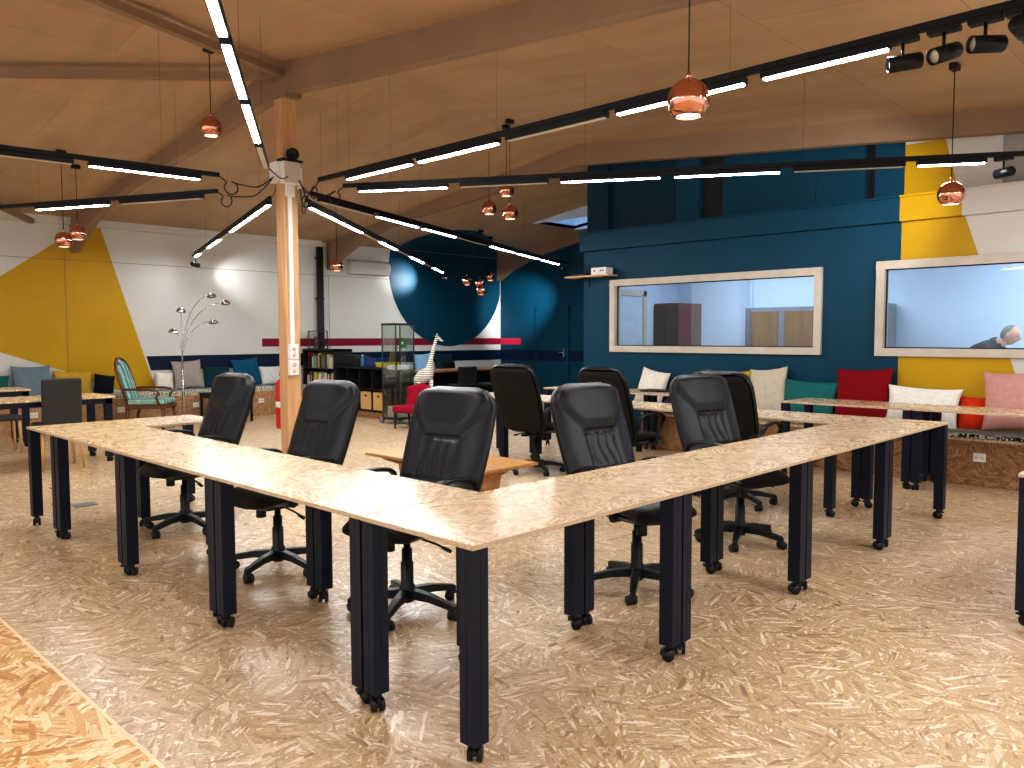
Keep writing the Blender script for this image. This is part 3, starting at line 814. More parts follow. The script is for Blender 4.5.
# cushions
def make_cushion(label, col, w, h, t_, loc, rz, lean, spin=0.0, mat=None):
    """local: stands on its lower edge, faces -Y, leans back"""
    mb = MB(); mb.smooth = True; n = 20
    idx = {}
    rnd = random.Random(hash(label) % 1000 if False else len(label) * 7 + int(w * 100))
    ph = rnd.random() * 6
    for s in (1, -1):
        for i in range(n + 1):
            for j in range(n + 1):
                u = math.sin((-1 + 2 * i / n) * math.pi / 2); v = math.sin((-1 + 2 * j / n) * math.pi / 2)
                px = 1 - .09 * (1 - v * v) * 1.0 ; pz = 1 - .09 * (1 - u * u)
                e = max(0, (1 - u ** 2)) ** .42 * max(0, (1 - v ** 2)) ** .42
                b_ = e * t_ / 2 * (1 + .07 * math.sin(3.1 * u + ph) * math.cos(2.7 * v + ph))
                b_ += .006 * e * math.sin(9 * u + 5 * v + ph)
                mb.v.append((u * w / 2 * (px if abs(u) > 0 else 1), -s * b_, h / 2 + v * h / 2 * pz))
        o_ = 0 if s == 1 else (n + 1) ** 2
        for i in range(n):
            for j in range(n):
                a = o_ + i * (n + 1) + j; mb.face((a, a + 1, a + n + 2, a + n + 1))
    Rm = Matrix.Translation((0, 0, h * .5)) @ Matrix.Rotation(spin, 4, 'Y') @ Matrix.Translation((0, 0, -h * .5))
    Rm = Matrix.Rotation(-lean, 4, 'X') @ Rm
    mb.v = [tuple(Rm @ Vector(p)) for p in mb.v]
    zmin = min(p[2] for p in mb.v); ymax = max(p[1] for p in mb.v)
    mb.v = [(p[0], p[1] - ymax, p[2] - zmin) for p in mb.v]
    o = mb.build('cushion', mat or fabric('fabric_' + label.split()[0], col))
    o.location = loc; o.rotation_euler = (0, 0, rz)
    return tag(o, label, 'cushion', 'cushions along the benches')
BL = .46
rx = WX - .06
RC = [  # y0,y1,z base, height, colour, label, spin, depth off wall
    (4.34, 3.90, .45, .50, (226, 220, 208), 'crumpled off-white cushion at the left end of the window bench', 10, 0),
    (3.32, 2.72, .45, .56, (190, 160, 40), 'yellow cushion peeping over the office chair pair', 0, 0.05),
    (2.73, 2.26, .45, .58, (196, 186, 168), 'beige linen cushion right of the office chair pair', -6, 0),
    (2.31, 1.68, .45, .46, (34, 106, 104), 'long teal cushion between the beige and red cushions', 2, 0.03),
    (1.71, 1.11, .45, .62, (128, 8, 22), 'crimson square cushion under the gap between the windows', -2, 0.0),
    (1.15, .44, .45, .44, (226, 222, 214), 'long white cushion on the yellow paint', 2, 0.08),
    (.49, .18, .45, .37, (200, 56, 18), 'orange cushion half hidden behind the pink one', 0, 0.0),
    (.25, -.36, .495, .58, (194, 146, 140), 'pale pink cushion at the right edge of the photo', -3, 0.09),
]
for (ya, yb, z, h, c, lb, sp, off) in RC:
    make_cushion(lb, srgb(*c), ya - yb, h, .17, (rx - off, (ya + yb) / 2, z), R(-90), R(14), R(sp))
LC = [
    (1.0, 1.53, .46, .40, (28, 100, 98), 'teal cushion at the left edge of the photo', 3, 0),
    (1.55, 2.08, .46, .54, (112, 132, 144), 'large grey-blue cushion on the left mural bench', 0, .02),
    (2.10, 2.66, .46, .42, (190, 154, 60), 'mustard yellow cushion behind the dark dining chair', 4, .02),
    (2.67, 2.98, .46, .34, (20, 24, 34), 'small black cushion left of the armchair', 10, .05),
    (3.60, 3.90, .515, .30, (222, 216, 204), 'small cream cushion above the armchair seat', 5, .10),
    (3.93, 4.45, .515, .50, (156, 146, 136), 'large taupe cushion behind the floor lamp', -2, 0),
    (4.47, 4.96, .515, .38, (12, 56, 62), 'dark green cushion between the taupe and blue cushions', 2, .0),
    (4.98, 5.50, .515, .50, (16, 84, 112), 'petrol blue cushion left of the post', -5, .06),
    (5.53, 5.98, .515, .36, (210, 208, 204), 'light grey cushion half hidden by the post', 0, 0),
    (9.15, 9.70, .46, .58, (140, 178, 206), 'light blue cushion behind the giraffe', -3, 0),
    (9.73, 10.28, .46, .57, (10, 52, 58), 'dark green cushion right of the giraffe', 3, 0),
]
for (xa, xb, z, h, c, lb, sp, off) in LC:
    make_cushion(lb, srgb(*c), xb - xa, h, .16, ((xa + xb) / 2, WY - .02 - off, z), 0, R(14), R(sp))
# crumpled purple scarf
mb = MB(); mb.smooth = True
for i in range(13):
    for j in range(13):
        u = -1 + i / 6; v = -1 + j / 6; e = max(0, 1 - u * u) ** .5 * max(0, 1 - v * v) ** .5
        mb.v.append((u * .13, v * .17, .02 + .19 * e * (.8 + .3 * math.sin(7 * u + 3 * v) * math.cos(6 * v))))
for i in range(12):
    for j in range(12): a = i * 13 + j; mb.face((a, a + 1, a + 14, a + 13))
o = mb.build('scarf', fabric('fabric_purple', srgb(90, 40, 84))); o.location = (6.95, 3.70, .44); tag(o, 'crumpled purple scarf beside the off-white cushion', 'scarf')
o = thing('laptop', 'closed dark laptop lying on the table by the off-white cushion', 'laptop', (6.32, 3.55, TT), R(-85))
mb = MB(); mb.rbox(-.17, -.12, 0, .17, .12, .012, .003); mb.build('keyboard_base', 'plastic_black', o)
mb = MB(); mb.rbox(-.17, -.12, .013, .17, .12, .02, .003); mb.build('lid', 'plastic_black', o)
# open laptop
o = thing('laptop', 'open silver laptop near the left end of the wall table', 'laptop', (6.30, 4.52, TT), R(160))
mb = MB(); mb.rbox(-.12, -.17, 0, .12, .17, .014, .004); mb.build('keyboard_base', 'chrome', o)
mb = MB(); T_ = Matrix.Translation((-.12, 0, .014)) @ Matrix.Rotation(R(-15), 4, 'Y'); mb.rbox(-.006, -.17, 0, .0, .17, .23, .003, 2, T_)
sc = mb.build('lid', plain('laptop_silver', srgb(176, 168, 156), 0.4, metal=.3), o)
mb = MB(); mb.box(.0, -.16, .01, .001, .16, .22, T_); mb.build('screen', 'gasket', sc)

# ------------------------------------------------------------------ left part: tables, chairs
def slim_table(name, label, x0, y0, x1, y1, h, leg=.05, top='osb_table', castors=False):
    t = thing(name, label, 'table', ((x0 + x1) / 2, (y0 + y1) / 2, 0)); w, d = (x1 - x0) / 2, (y1 - y0) / 2
    mb = MB(); mb.rbox(-w, -d, h - .025, w, d, h, .003); mb.build('tabletop', top, t)
    mb = MB(); q = .02
    mb.box(-w + q, -d + q, h - .085, w - q, -d + q + .02, h - .025); mb.box(-w + q, d - q - .02, h - .085, w - q, d - q, h - .025)
    mb.box(-w + q, -d + q, h - .085, -w + q + .02, d - q, h - .025); mb.box(w - q - .02, -d + q, h - .085, w - q, d - q, h - .025)
    mb.build('apron', 'leg_black', t)
    for sx in (-1, 1):
        for sy in (-1, 1):
            x = sx * (w - q - leg / 2); y = sy * (d - q - leg / 2)
            mb = MB(); mb.rbox(x - leg / 2, y - leg / 2, .06 if castors else 0, x + leg / 2, y + leg / 2, h - .03, .003, 1); lg = mb.build('leg', 'leg_black', t)
            if castors: castor_mb((x, y, 0), R(40)).build('castor', 'castor', lg)
    return t
slim_table('work_table', 'black framed table behind the dark dining chair', -.9, 7.68, 1.60, 8.36, .75, .075, castors=True)
slim_table('work_table', 'black framed table against the left mural bench, one row further back', -1.2, 9.75, 1.30, 10.4, .75, .075, castors=True)
slim_table('side_table', 'small low black table behind the furthest left office chair', 4.08, 10.48, 4.78, 11.05, .49, .035, top='black_shelf')

def dining_chair(label, loc, rz):
    t = thing('dining_chair', label, 'chair', loc, rz)     # faces +Y
    mb = MB(); mb.rbox(-.215, -.20, .40, .215, .22, .49, .02, 3); mb.build('seat', 'chair_fab', t)
    mb = MB(); T_ = Matrix.Translation((0, -.20, .42)) @ Matrix.Rotation(R(4), 4, 'X'); mb.rbox(-.19, -.035, -.02, .19, .03, .56, .02, 3, T_); mb.build('backrest', 'chair_fab', t)
    for sx in (-1, 1):
        for sy in (-1, 1):
            mb = MB(); mb.tube([(sx * .18, sy * .17, .41), (sx * .195, sy * .20, 0)], [.021, .013], 8); mb.build('leg', 'leg_wood', t)
M['chair_fab'] = plain('chair_fab', srgb(52, 50, 48), 0.7, noise=.05, bump=.1)
dining_chair('dark grey upholstered dining chair with pale wooden legs, seen from behind', (1.01, 7.70, 0), R(-4))
st = thing('stool', 'stool with black seat and wooden legs at the left edge of the photo', 'stool', (.88, 9.40, 0))
mb = MB(); mb.rbox(-.19, -.17, .40, .19, .17, .46, .02, 3); mb.build('seat', 'chair_fab', st)
for sx in (-1, 1):
    for sy in (-1, 1):
        mb = MB(); mb.tube([(sx * .15, sy * .13, .41), (sx * .17, sy * .15, 0)], [.02, .014], 8); mb.build('leg', 'leg_wood', st)

# armchair: oval back, striped cushions; local +X is forward
ac = thing('armchair', 'antique wooden armchair with oval back and striped blue-green upholstery', 'armchair', (3.14, 10.66, 0), R(-42))
ac.scale = (1.08, 1.08, 1.0)
tb = R(15)
def bk(y, z, x=0):
    return Vector((-.22 - math.sin(tb) * z + math.cos(tb) * x, y, .40 + math.cos(tb) * z + math.sin(tb) * x))
out = [(-.20, -.02), (-.225, .2), (-.235, .40), (-.22, .54), (-.17, .64), (-.09, .70), (0, .72), (.09, .70), (.17, .64), (.22, .54), (.235, .40), (.225, .2), (.20, -.02)]
mb = MB(); mb.tube([bk(y, z) for y, z in out], .02, 8); mb.build('back_frame', 'chair_wood', ac)
mb = MB(); mb.smooth = True; n = 14; 
for s in (1, -1):
    o_ = len(mb.v)
    for i in range(n + 1):
        z = .70 * i / n
        w = .205 * min(1, (max(0, .70 - z) / .24) ** .5) + .005
        for j in range(n + 1):
            u = -1 + 2 * j / n; mb.v.append(bk(u * w, z, s * (.05 if s > 0 else .02) * (1 - u * u) ** .5 * min(1, (.70 - z) / .08 + .01)))
    for i in range(n):
        for j in range(n): a = o_ + i * (n + 1) + j; mb.face((a, a + 1, a + n + 2, a + n + 1))
mb.build('back_cushion', 'stripes', ac)
mb = MB(); mb.rbox(-.24, -.24, .33, .30, .24, .385, .01); mb.build('seat_frame', 'chair_wood', ac)
mb = MB(); mb.rbox(-.22, -.235, .385, .29, .235, .475, .035, 4); mb.build('seat_cushion', 'stripes', ac)
for s in (-1, 1):
    mb = MB(); mb.tube([(-.27, s * .225, .62), (-.10, s * .265, .625), (.10, s * .28, .62), (.21, s * .275, .60), (.23, s * .27, .57), (.19, s * .26, .50), (.22, s * .25, .39)], .017, 8); mb.build('armrest', 'chair_wood', ac)
    mb = MB(); mb.tube([(.25, s * .21, .36), (.27, s * .215, .2), (.25, s * .21, 0)], [.028, .022, .016], 8); mb.build('leg', 'chair_wood', ac)
    mb = MB(); mb.tube([(-.21, s * .20, .36), (-.25, s * .20, .15), (-.30, s * .20, 0)], [.026, .02, .018], 8); mb.build('leg', 'chair_wood', ac)

# five-armed arc lamp
lx, ly = 3.70, 10.74
lp = thing('arc_floor_lamp', 'chrome floor lamp with five curved arms beside the armchair', 'floor lamp', (lx, ly, 0))
mb = MB(); mb.lathe([(0, 0), (.15, 0), (.15, .02), (.03, .035), (0, .035)], 28); mb.build('base', 'chrome', lp)
mb = MB(); mb.tube([(0, 0, .02), (0, 0, 1.0)], .02, 10); mb.tube([(0, 0, 1.0), (0, 0, 1.22)], .012, 10); mb.build('pole', 'chrome', lp)
for (dx, dz, hd) in ((.55, 2.08, 1), (.80, 1.97, 1), (.57, 1.66, 1), (.0, 1.84, 1), (-.14, 1.51, -1)):
    dx_, dy_ = dx * .8, -dx * .25
    mb = MB(); pts = []
    for k in range(13):
        q = k / 12; pts.append((dx_ * (1 - math.cos(q * math.pi / 2)), dy_ * (1 - math.cos(q * math.pi / 2)), 1.05 + (dz - 1.05) * math.sin(q * math.pi / 2) if abs(dx) > .05 else 1.05 + (dz - 1.05) * q))
    mb.tube(pts, .006, 6); arm = mb.build('arm', 'chrome', lp)
    e = pts[-1]
    mb = MB(); mb.lathe([(.02, .035), (.05, .02), (.075, -.015), (.078, -.03), (.07, -.028), (.045, .01), (0, .02)], 20, mat=Matrix.Translation(e) @ Matrix.Rotation(R(-12 if dx > 0 else 20), 4, 'X')); mb.build('lamp_shade', 'chrome', arm)
    mb = MB(); mb.lathe([(0, -.03), (.02, -.024), (.026, -.01), (.02, .005), (0, .01)], 12, mat=Matrix.Translation(e)); mb.build('bulb', 'led_off', arm)

# ------------------------------------------------------------------ shelving
SXF, SXB = 6.43, 6.82
def shelf_unit(label, y0, y1, z0, cols, rows, ch, name='cube_shelf'):
    t = thing(name, label, 'shelf', ((SXF + SXB) / 2, (y0 + y1) / 2, 0)); w = (SXB - SXF) / 2; L_ = (y1 - y0) / 2
    H = rows * ch + .04
    mb = MB(); mb.box(-w, -L_, z0, w, L_, z0 + .035); mb.box(-w, -L_, z0 + H - .035, w, L_, z0 + H)
    mb.box(-w, -L_, z0, w, -L_ + .035, z0 + H); mb.box(-w, L_ - .035, z0, w, L_, z0 + H); mb.build('carcass', 'black_shelf', t)
    for k in range(1, cols):
        y = -L_ + 2 * L_ * k / cols; mb = MB(); mb.box(-w + .002, y - .008, z0 + .03, w - .002, y + .008, z0 + H - .03); mb.build('divider', 'black_shelf', t)
    for k in range(1, rows):
        z = z0 + .02 + ch * k; mb = MB(); mb.box(-w + .001, -L_ + .03, z - .008, w - .001, L_ - .03, z + .008); mb.build('shelf_board', 'black_shelf', t)
    mb = MB(); mb.box(w - .012, -L_ + .03, z0 + .03, w - .004, L_ - .03, z0 + H - .03); mb.build('back_panel', 'shelf_inside', t)
    return t
mb = MB(); mb.box(SXF - .03, 9.08, 0, SXB, 11.70, .10); tag(mb.build('plinth', 'osb_bench_x'), 'strand board plinth under the black shelving', 'plinth')
shelf_unit('low black cube shelf two rows high with pale boxes in it', 9.11, 10.60, .10, 4, 2, .37)
shelf_unit('taller black bookcase holding the books right of the post', 10.61, 11.69, .10, 1, 3, .345, 'bookcase')
for k, y in enumerate((9.11 + .02 + .1825, 9.11 + .02 + .3625 + .19)):
    o = thing('storage_box', ('right' if k == 0 else 'left') + ' of two pale wooden boxes in the bottom row of the cube shelf', 'box', (SXF + .02, y, .137), 0, 'pale boxes in the cube shelf')
    mb = MB(); mb.rbox(0, -.155, 0, .32, .155, .31, .006); mb.build('box_body', 'box_wood', o)
    mb = MB(); mb.box(-.002, -.035, .225, .002, .035, .255); mb.build('handle_slot', 'gasket', o)
# books
palette = [((214, 206, 60), 'yellow'), ((226, 222, 214), 'white'), ((50, 70, 130), 'blue'), ((180, 40, 50), 'red'), ((150, 60, 80), 'maroon'), ((200, 190, 176), 'cream'), ((90, 130, 160), 'pale blue'), ((40, 44, 52), 'black'), ((206, 110, 90), 'salmon'), ((110, 120, 60), 'olive')]
bm_mats = [plain('book_' + c[1].replace(' ', '_'), srgb(*c[0]), .5) for c in palette]
M['page'] = plain('page', srgb(232, 226, 210), .8)
ordn = ['first', 'second', 'third', 'fourth', 'fifth', 'sixth', 'seventh', 'eighth', 'ninth', 'tenth', 'eleventh', 'twelfth', 'thirteenth', 'fourteenth', 'fifteenth', 'sixteenth', 'seventeenth', 'eighteenth', 'nineteenth', 'twentieth', 'twenty-first', 'twenty-second', 'twenty-third', 'twenty-fourth']
rb = random.Random(11)
for row, zb in (('upper', .10 + .02 + .345 * 2 + .009), ('middle', .10 + .02 + .345 + .009)):
    y = 10.68; k = 0
    while y < 11.58 and k < 24:
        th = rb.uniform(.022, .055); hh = rb.uniform(.20, .295); dd = rb.uniform(.15, .21)
        ci = rb.choice([0, 1, 1, 2, 3, 4, 5, 5, 6, 7, 8, 9]) if row == 'upper' else rb.choice([1, 1, 5, 3, 5, 0, 7, 4, 8])
        o = thing('book', '%s spine, %s book from the right on the %s bookcase shelf' % (palette[ci][1], ordn[k], row), 'book', (SXF + .04, y + th / 2, zb), 0, 'books on the %s shelf' % row)
        mb = MB(); mb.box(0, -th / 2, 0, dd, -th / 2 + .003, hh); mb.box(0, th / 2 - .003, 0, dd, th / 2, hh); mb.box(0, -th / 2, 0, .003, th / 2, hh)
        mb.build('cover', bm_mats[ci], o)
        mb = MB(); mb.box(.003, -th / 2 + .003, .004, dd - .004, th / 2 - .003, hh - .004); mb.build('pages', 'page', o)
        y += th + .0015; k += 1
        if rb.random() < .08: y += .05
# things on the low shelf
ZT = .10 + .78
o = thing('printer', 'black printer on the left end of the low cube shelf', 'printer', (6.64, 10.22, ZT))
mb = MB(); mb.rbox(-.17, -.22, 0, .17, .22, .16, .015); mb.build('printer_body', 'black_shelf', o)
mb = MB(); mb.rbox(-.15, -.20, .16, .12, .20, .19, .008); mb.build('scanner_lid', 'plastic_black', o)
mb = MB(); mb.box(-.20, -.12, .03, -.165, .12, .045); mb.build('paper_tray', 'plastic_black', o)
o = thing('water_bottle', 'blue and white bottle right of the printer', 'bottle', (6.55, 9.90, ZT))
mb = MB(); mb.lathe([(0, 0), (.033, 0), (.035, .01), (.035, .13), (.014, .17), (.014, .19), (0, .19)], 16); mb.build('bottle_body', plain('bottle_blue', srgb(70, 120, 170), .3), o)
mb = MB(); mb.lathe([(0, .188), (.016, .188), (.016, .205), (0, .205)], 12); mb.build('cap', 'white_plastic', o)
o = thing('storage_crate', 'navy blue crate in the middle of the low cube shelf', 'crate', (6.66, 9.62, ZT))
def open_tray(w, d, h, t_=.006):
    m = MB(); m.box(-w, -d, 0, w, d, t_); m.box(-w, -d, 0, -w + t_, d, h); m.box(w - t_, -d, 0, w, d, h); m.box(-w, -d, 0, w, -d + t_, h); m.box(-w, d - t_, 0, w, d, h)
    m.box(-w - .01, -d - .01, h - .015, -w, d + .01, h); m.box(w, -d - .01, h - .015, w + .01, d + .01, h)
    return m
open_tray(.14, .17, .15).build('crate_shell', plain('crate_navy', srgb(30, 66, 120), .4), o)
o = thing('tray', 'yellow tray at the right end of the low cube shelf', 'tray', (6.62, 9.24, ZT))
open_tray(.15, .16, .085).build('tray_shell', plain('tray_yellow', srgb(196, 180, 30), .4), o)
# small glass case and picture on the bookcase
o = thing('display_case', 'small glass case with black picture on top of the bookcase', 'display case', (6.62, 11.45, 1.175))
mb = MB()
for sx in (-.1, .1):
    for sy in (-.17, .17): mb.box(sx - .008, sy - .008, 0, sx + .008, sy + .008, .33)
mb.box(-.11, -.18, .33, .11, .18, .345); mb.box(-.11, -.18, 0, .11, .18, .012); mb.build('case_frame', 'chrome_dark', o)
mb = MB(); mb.box(-.1, -.165, .012, -.097, .165, .33); mb.build('glass_panel', 'cab_glass', o)
o = thing('framed_picture', 'black picture with pale round emblem inside the small glass case', 'picture', (6.60, 11.45, 1.188), 0)
mb = MB(); mb.rbox(-.01, -.10, 0, .01, .10, .22, .004); mb.build('picture_board', 'gasket', o)
mb = MB(); mb.tube([(-.0115, .045 * math.cos(k * math.pi / 10), .12 + .055 * math.sin(k * math.pi / 10)) for k in range(20)], .005, 5, closed=True)
mb.tube([(-.0115, -.02, .10), (-.0115, .0, .15), (-.0115, .02, .10)], .004, 5); mb.build('emblem', 'led_off', o)

# glass display cabinet on wheels
vx, vy = 6.26, 8.50
v = thing('display_cabinet', 'tall glass display cabinet on castors between cube shelf and giraffe', 'display cabinet', (vx, vy, 0))
h_ = .18
for sx in (-1, 1):
    for sy in (-1, 1):
        mb = MB(); mb.box(sx * h_ - .008, sy * h_ - .008, .09, sx * h_ + .008, sy * h_ + .008, 1.60); mb.build('corner_post', 'chrome_dark', v)
mb = MB(); mb.rbox(-h_ - .012, -h_ - .012, 1.59, h_ + .012, h_ + .012, 1.62, .004); mb.build('top_board', 'gasket', v)
mb = MB(); mb.rbox(-h_ - .012, -h_ - .012, .07, h_ + .012, h_ + .012, .10, .004); mb.build('base_board', 'gasket', v)
for z in (.50, .86, 1.22):
    mb = MB(); mb.box(-h_, -h_, z, h_, h_, z + .012); mb.build('glass_shelf', 'cab_glass', v)
for a in ((-h_ - .003, -h_, -h_, h_), (h_, -h_, h_ + .003, h_), (-h_, -h_ - .003, h_, -h_), (-h_, h_, h_, h_ + .003)):
    mb = MB(); mb.box(a[0], a[1], .10, a[2], a[3], 1.59); mb.build('glass_panel', 'cab_glass', v)
for sx in (-1, 1):
    for sy in (-1, 1):
        mb = MB(); mb.tube([(sx * .20, sy * .17, .045), (sx * .20, sy * .205, .045)], .045, 16); mb.box(sx * .20 - .01, sy * .187 - .022, .05, sx * .20 + .01, sy * .187 + .022, .085)
        mb.build('castor', 'cab_grey', v)
for k, (z, w, c, lb) in enumerate(((.104, .13, (206, 206, 200), 'stack of grey papers on the bottom of the display cabinet'), (.877, .13, (236, 236, 236), 'white booklets on the middle glass shelf of the display cabinet'))):
    mb = MB()
    for q in range(8 if k == 0 else 3): mb.box(-w + .004 * (q % 3), -w + .003 * (q % 2), q * .022, w - .005 * (q % 2), w, q * .022 + .019)
    o = mb.build('paper_stack', plain('paper_%d' % k, srgb(*c), .8)); o.location = (vx, vy, z + .001); tag(o, lb, 'papers')
o = thing('green_box', 'small green and white carton on the top shelf of the display cabinet', 'carton', (vx + .04, vy - .10, 1.234))
mb = MB(); mb.rbox(-.03, -.04, 0, .03, .04, .15, .003); mb.build('carton_body', plain('carton_green', srgb(20, 130, 70), .5), o)
mb = MB(); mb.box(-.0315, -.03, .05, -.03, .03, .09); mb.build('carton_label', 'white_plastic', o)

# giraffe sculpture
gm, gnt, gb = newmat('giraffe_zigzag')
gv = coords(gnt); wv = gnt.nodes.new('ShaderNodeTexWave'); wv.inputs['Scale'].default_value = 9; wv.bands_direction = 'Z'; wv.inputs['Distortion'].default_value = 1.5
gnt.links.new(gv, wv.inputs['Vector'])
gnt.links.new(ramp(gnt, wv.outputs['Fac'], [(0.3, srgb(120, 110, 96)), (0.45, srgb(226, 222, 210))]), gb.inputs['Base Color'])
g = thing('giraffe_sculpture', 'white and grey striped giraffe sculpture behind the red chair', 'sculpture', (6.47, 8.00, 0), R(-45))
gs = 1.0
mb = MB(); mb.smooth = True
body = [(-.20, 0, .64), (-.17, 0, .70), (-.09, 0, .76), (-.01, 0, .81), (.03, 0, .88), (.035, 0, .95), (.05, 0, 1.05), (.08, 0, 1.17), (.11, 0, 1.28), (.135, 0, 1.36), (.16, 0, 1.385), (.21, 0, 1.35), (.24, 0, 1.33)]
rad = [.03, .08, .115, .115, .075, .05, .036, .029, .026, .028, .032, .021, .013]
mb.tube(body, rad, 14); mb.build('body', gm, g)
for (x, y) in ((-.14, -.05), (-.12, .05), (.05, -.05), (.03, .05)):
    mb = MB(); mb.tube([(x, y, .72), (x + .01, y, .4), (x, y, 0.02), (x + .02, y, 0)], [.035, .02, .018, .022], 8); mb.build('leg', gm, g)
for s in (-1, 1):
    mb = MB(); mb.tube([(.15, s * .015, 1.40), (.145, s * .02, 1.45)], [.007, .009], 6); mb.build('horn', gm, g)
    mb = MB(); mb.tube([(.14, s * .02, 1.385), (.12, s * .065, 1.415)], [.014, .004], 6); mb.build('ear', gm, g)
mb = MB(); mb.tube([(-.2, 0, .66), (-.25, 0, .55), (-.26, 0, .42)], [.012, .008, .014], 6); mb.build('tail', gm, g)

# red slipper chair, local +X forward
rc = thing('slipper_chair', 'small raspberry red tufted chair with dark legs by the glass cabinet', 'chair', (5.97, 7.80, 0), R(196))
M['red_velvet'] = fabric('red_velvet', srgb(142, 12, 44))
mb = MB(); mb.rbox(-.20, -.22, .24, .22, .22, .35, .035, 4); mb.build('seat', 'red_velvet', rc)
mb = MB(); mb.smooth = True; n = 16
for s in (1, -1):
    o_ = len(mb.v)
    for i in range(n + 1):
        for j in range(n + 1):
            z = i / n; u = -1 + 2 * j / n
            w = .20 + .035 * z ** 2; top_ = .37 + .02 * math.cos(u * math.pi)
            tuft = -.012 * max(0, math.cos(u * 9.4) * math.cos(z * 12)) if s > 0 else 0
            x = -.17 - .09 * z + s * .03 * (1 - abs(u) ** 6) * min(1, (1 - z) / .1 + .3) + tuft + .04 * u * u
            mb.v.append((x, u * w, .28 + z * top_))
    for i in range(n):
        for j in range(n): a = o_ + i * (n + 1) + j; mb.face((a, a + 1, a + n + 2, a + n + 1))
bb = mb.build('backrest', 'red_velvet', rc)
md = bb.modifiers.new('s', 'SOLIDIFY'); md.thickness = .02
for (x, y) in ((.18, .18), (.18, -.18), (-.18, .18), (-.18, -.18)):
    mb = MB(); mb.tube([(x, y, .26), (x, y, .15), (x * 1.05, y, 0)], [.026, .02, .012], 8); mb.build('leg', 'gasket', rc)

# desk behind, with black chairs
dk = thing('desk', 'long brown topped desk with black panels under the disc mural', 'desk', (8.75, 10.15, 0))
mb = MB(); mb.rbox(-1.05, -.30, .71, 1.45, .35, .75, .004); mb.build('desktop', 'desk_brown', dk)
mb = MB(); mb.box(-1.0, .20, .05, 1.4, .23, .71); mb.build('modesty_panel', 'black_shelf', dk)
for x in (-1.0, .2, 1.37):
    mb = MB(); mb.box(x, -.27, 0, x + .03, .32, .71); mb.build('end_panel', 'black_shelf', dk)
def task_chair(label, loc, rz, hb=.36):
    t = thing('task_chair', label, 'chair', loc, rz, 'black chairs at the brown desk')       # faces +X
    mb = MB(); mb.lathe([(0, .05), (.03, .05), (.03, .25), (.018, .26), (.018, .42), (0, .42)], 12); mb.build('gas_lift', 'plastic_black', t)
    for k in range(5):
        a = R(72 * k); mb = MB(); mb.tube([(0, 0, .09), (.27 * math.cos(a), .27 * math.sin(a), .065)], [.024, .014], 6); lg = mb.build('base_leg', 'plastic_black', t)
        mb = MB(); mb.tube([(.27 * math.cos(a), .27 * math.sin(a) - .02, .027), (.27 * math.cos(a), .27 * math.sin(a) + .02, .027)], .027, 12); mb.build('castor', 'castor', lg)
    mb = MB(); mb.rbox(-.22, -.23, .42, .24, .23, .49, .03, 3); mb.build('seat', 'plastic_black', t)
    mb = MB(); T_ = Matrix.Translation((-.23, 0, .50)) @ Matrix.Rotation(R(-8), 4, 'Y'); mb.rbox(-.03, -.21, 0, .03, .21, hb, .03, 4, T_); mb.box(-.035, -.03, -.09, -.02, .03, .2, T_); mb.build('backrest', 'plastic_black', t)
    return t
task_chair('black task chair tucked in at the left of the brown desk', (8.55, 9.55, 0), R(80), .34)
task_chair('black task chair with broad back by the furthest office chair', (9.35, 9.45, 0), R(100), .30)
task_chair('black task chair on the far side of the brown desk', (9.6, 10.85, 0), R(-90), .36)

# small fittings on the far wall
o = thing('air_conditioner', 'white wall air conditioner left of the blue disc', 'air conditioner', (8.0, WY - .01, 2.80))
mb = MB(); mb.prism([(-.22, -.02), (-.20, -.13), (-.05, -.15), (0, -.15), (0, .15), (-.12, .15), (-.2, .10)], -.47, .47, 'X'); mb.build('casing', 'white', o, bevel=.01)
mb = MB(); mb.box(-.42, -.19, -.135, .42, -.10, -.125); mb.build('louvre', 'grey_paint', o)
o = thing('drain_pipe', 'black vertical pipe on the white wall behind the bookcase', 'pipe', (6.86, WY - .085, 0))
mb = MB(); mb.cyl((0, 0, 0), (0, 0, 3.14), .068, 16); mb.build('pipe', 'gasket', o)
for z in (1.25, 2.12, 2.9):
    mb = MB(); mb.cyl((0, 0, z), (0, 0, z + .05), .062, 16); mb.box(-.085, -.012, z + .01, .085, .05, z + .04); mb.build('clamp', 'gasket', o)

# router shelf high on the teal wall
o = thing('wall_shelf', 'small wooden wall shelf high at the teal corner', 'shelf', (WX, 5.20, 2.25))
mb = MB(); mb.rbox(-.22, -.40, -.02, -.002, .38, 0, .003); mb.build('shelf_board', 'shelf_wood', o)
for y in (-.28, .10):
    mb = MB(); mb.box(-.18, y - .01, -.03, -.002, y + .01, -.02); mb.box(-.012, y - .01, -.16, -.002, y + .01, -.02); mb.build('bracket', 'gasket', o)
o = thing('router', 'black wireless router with upright antennas on the wall shelf', 'router', (WX - .11, 5.36, 2.251))
mb = MB(); mb.rbox(-.08, -.11, 0, .08, .11, .035, .008); mb.build('router_body', 'plastic_black', o)
for y in (-.09, -.03, .03, .09):
    mb = MB(); mb.tube([(.06, y, .02), (.065, y, .17)], .006, 6); mb.build('antenna', 'plastic_black', o)
o = thing('network_box', 'white network box beside the router on the wall shelf', 'network box', (WX - .11, 4.99, 2.251))
mb = MB(); mb.rbox(-.08, -.13, 0, .08, .13, .10, .006); mb.build('casing', 'white_plastic', o)
mb = MB()
for q in (-.09, -.05, .06): mb.box(-.083, q, .045, -.079, q + .025, .065)
mb.build('port', 'gasket', o)

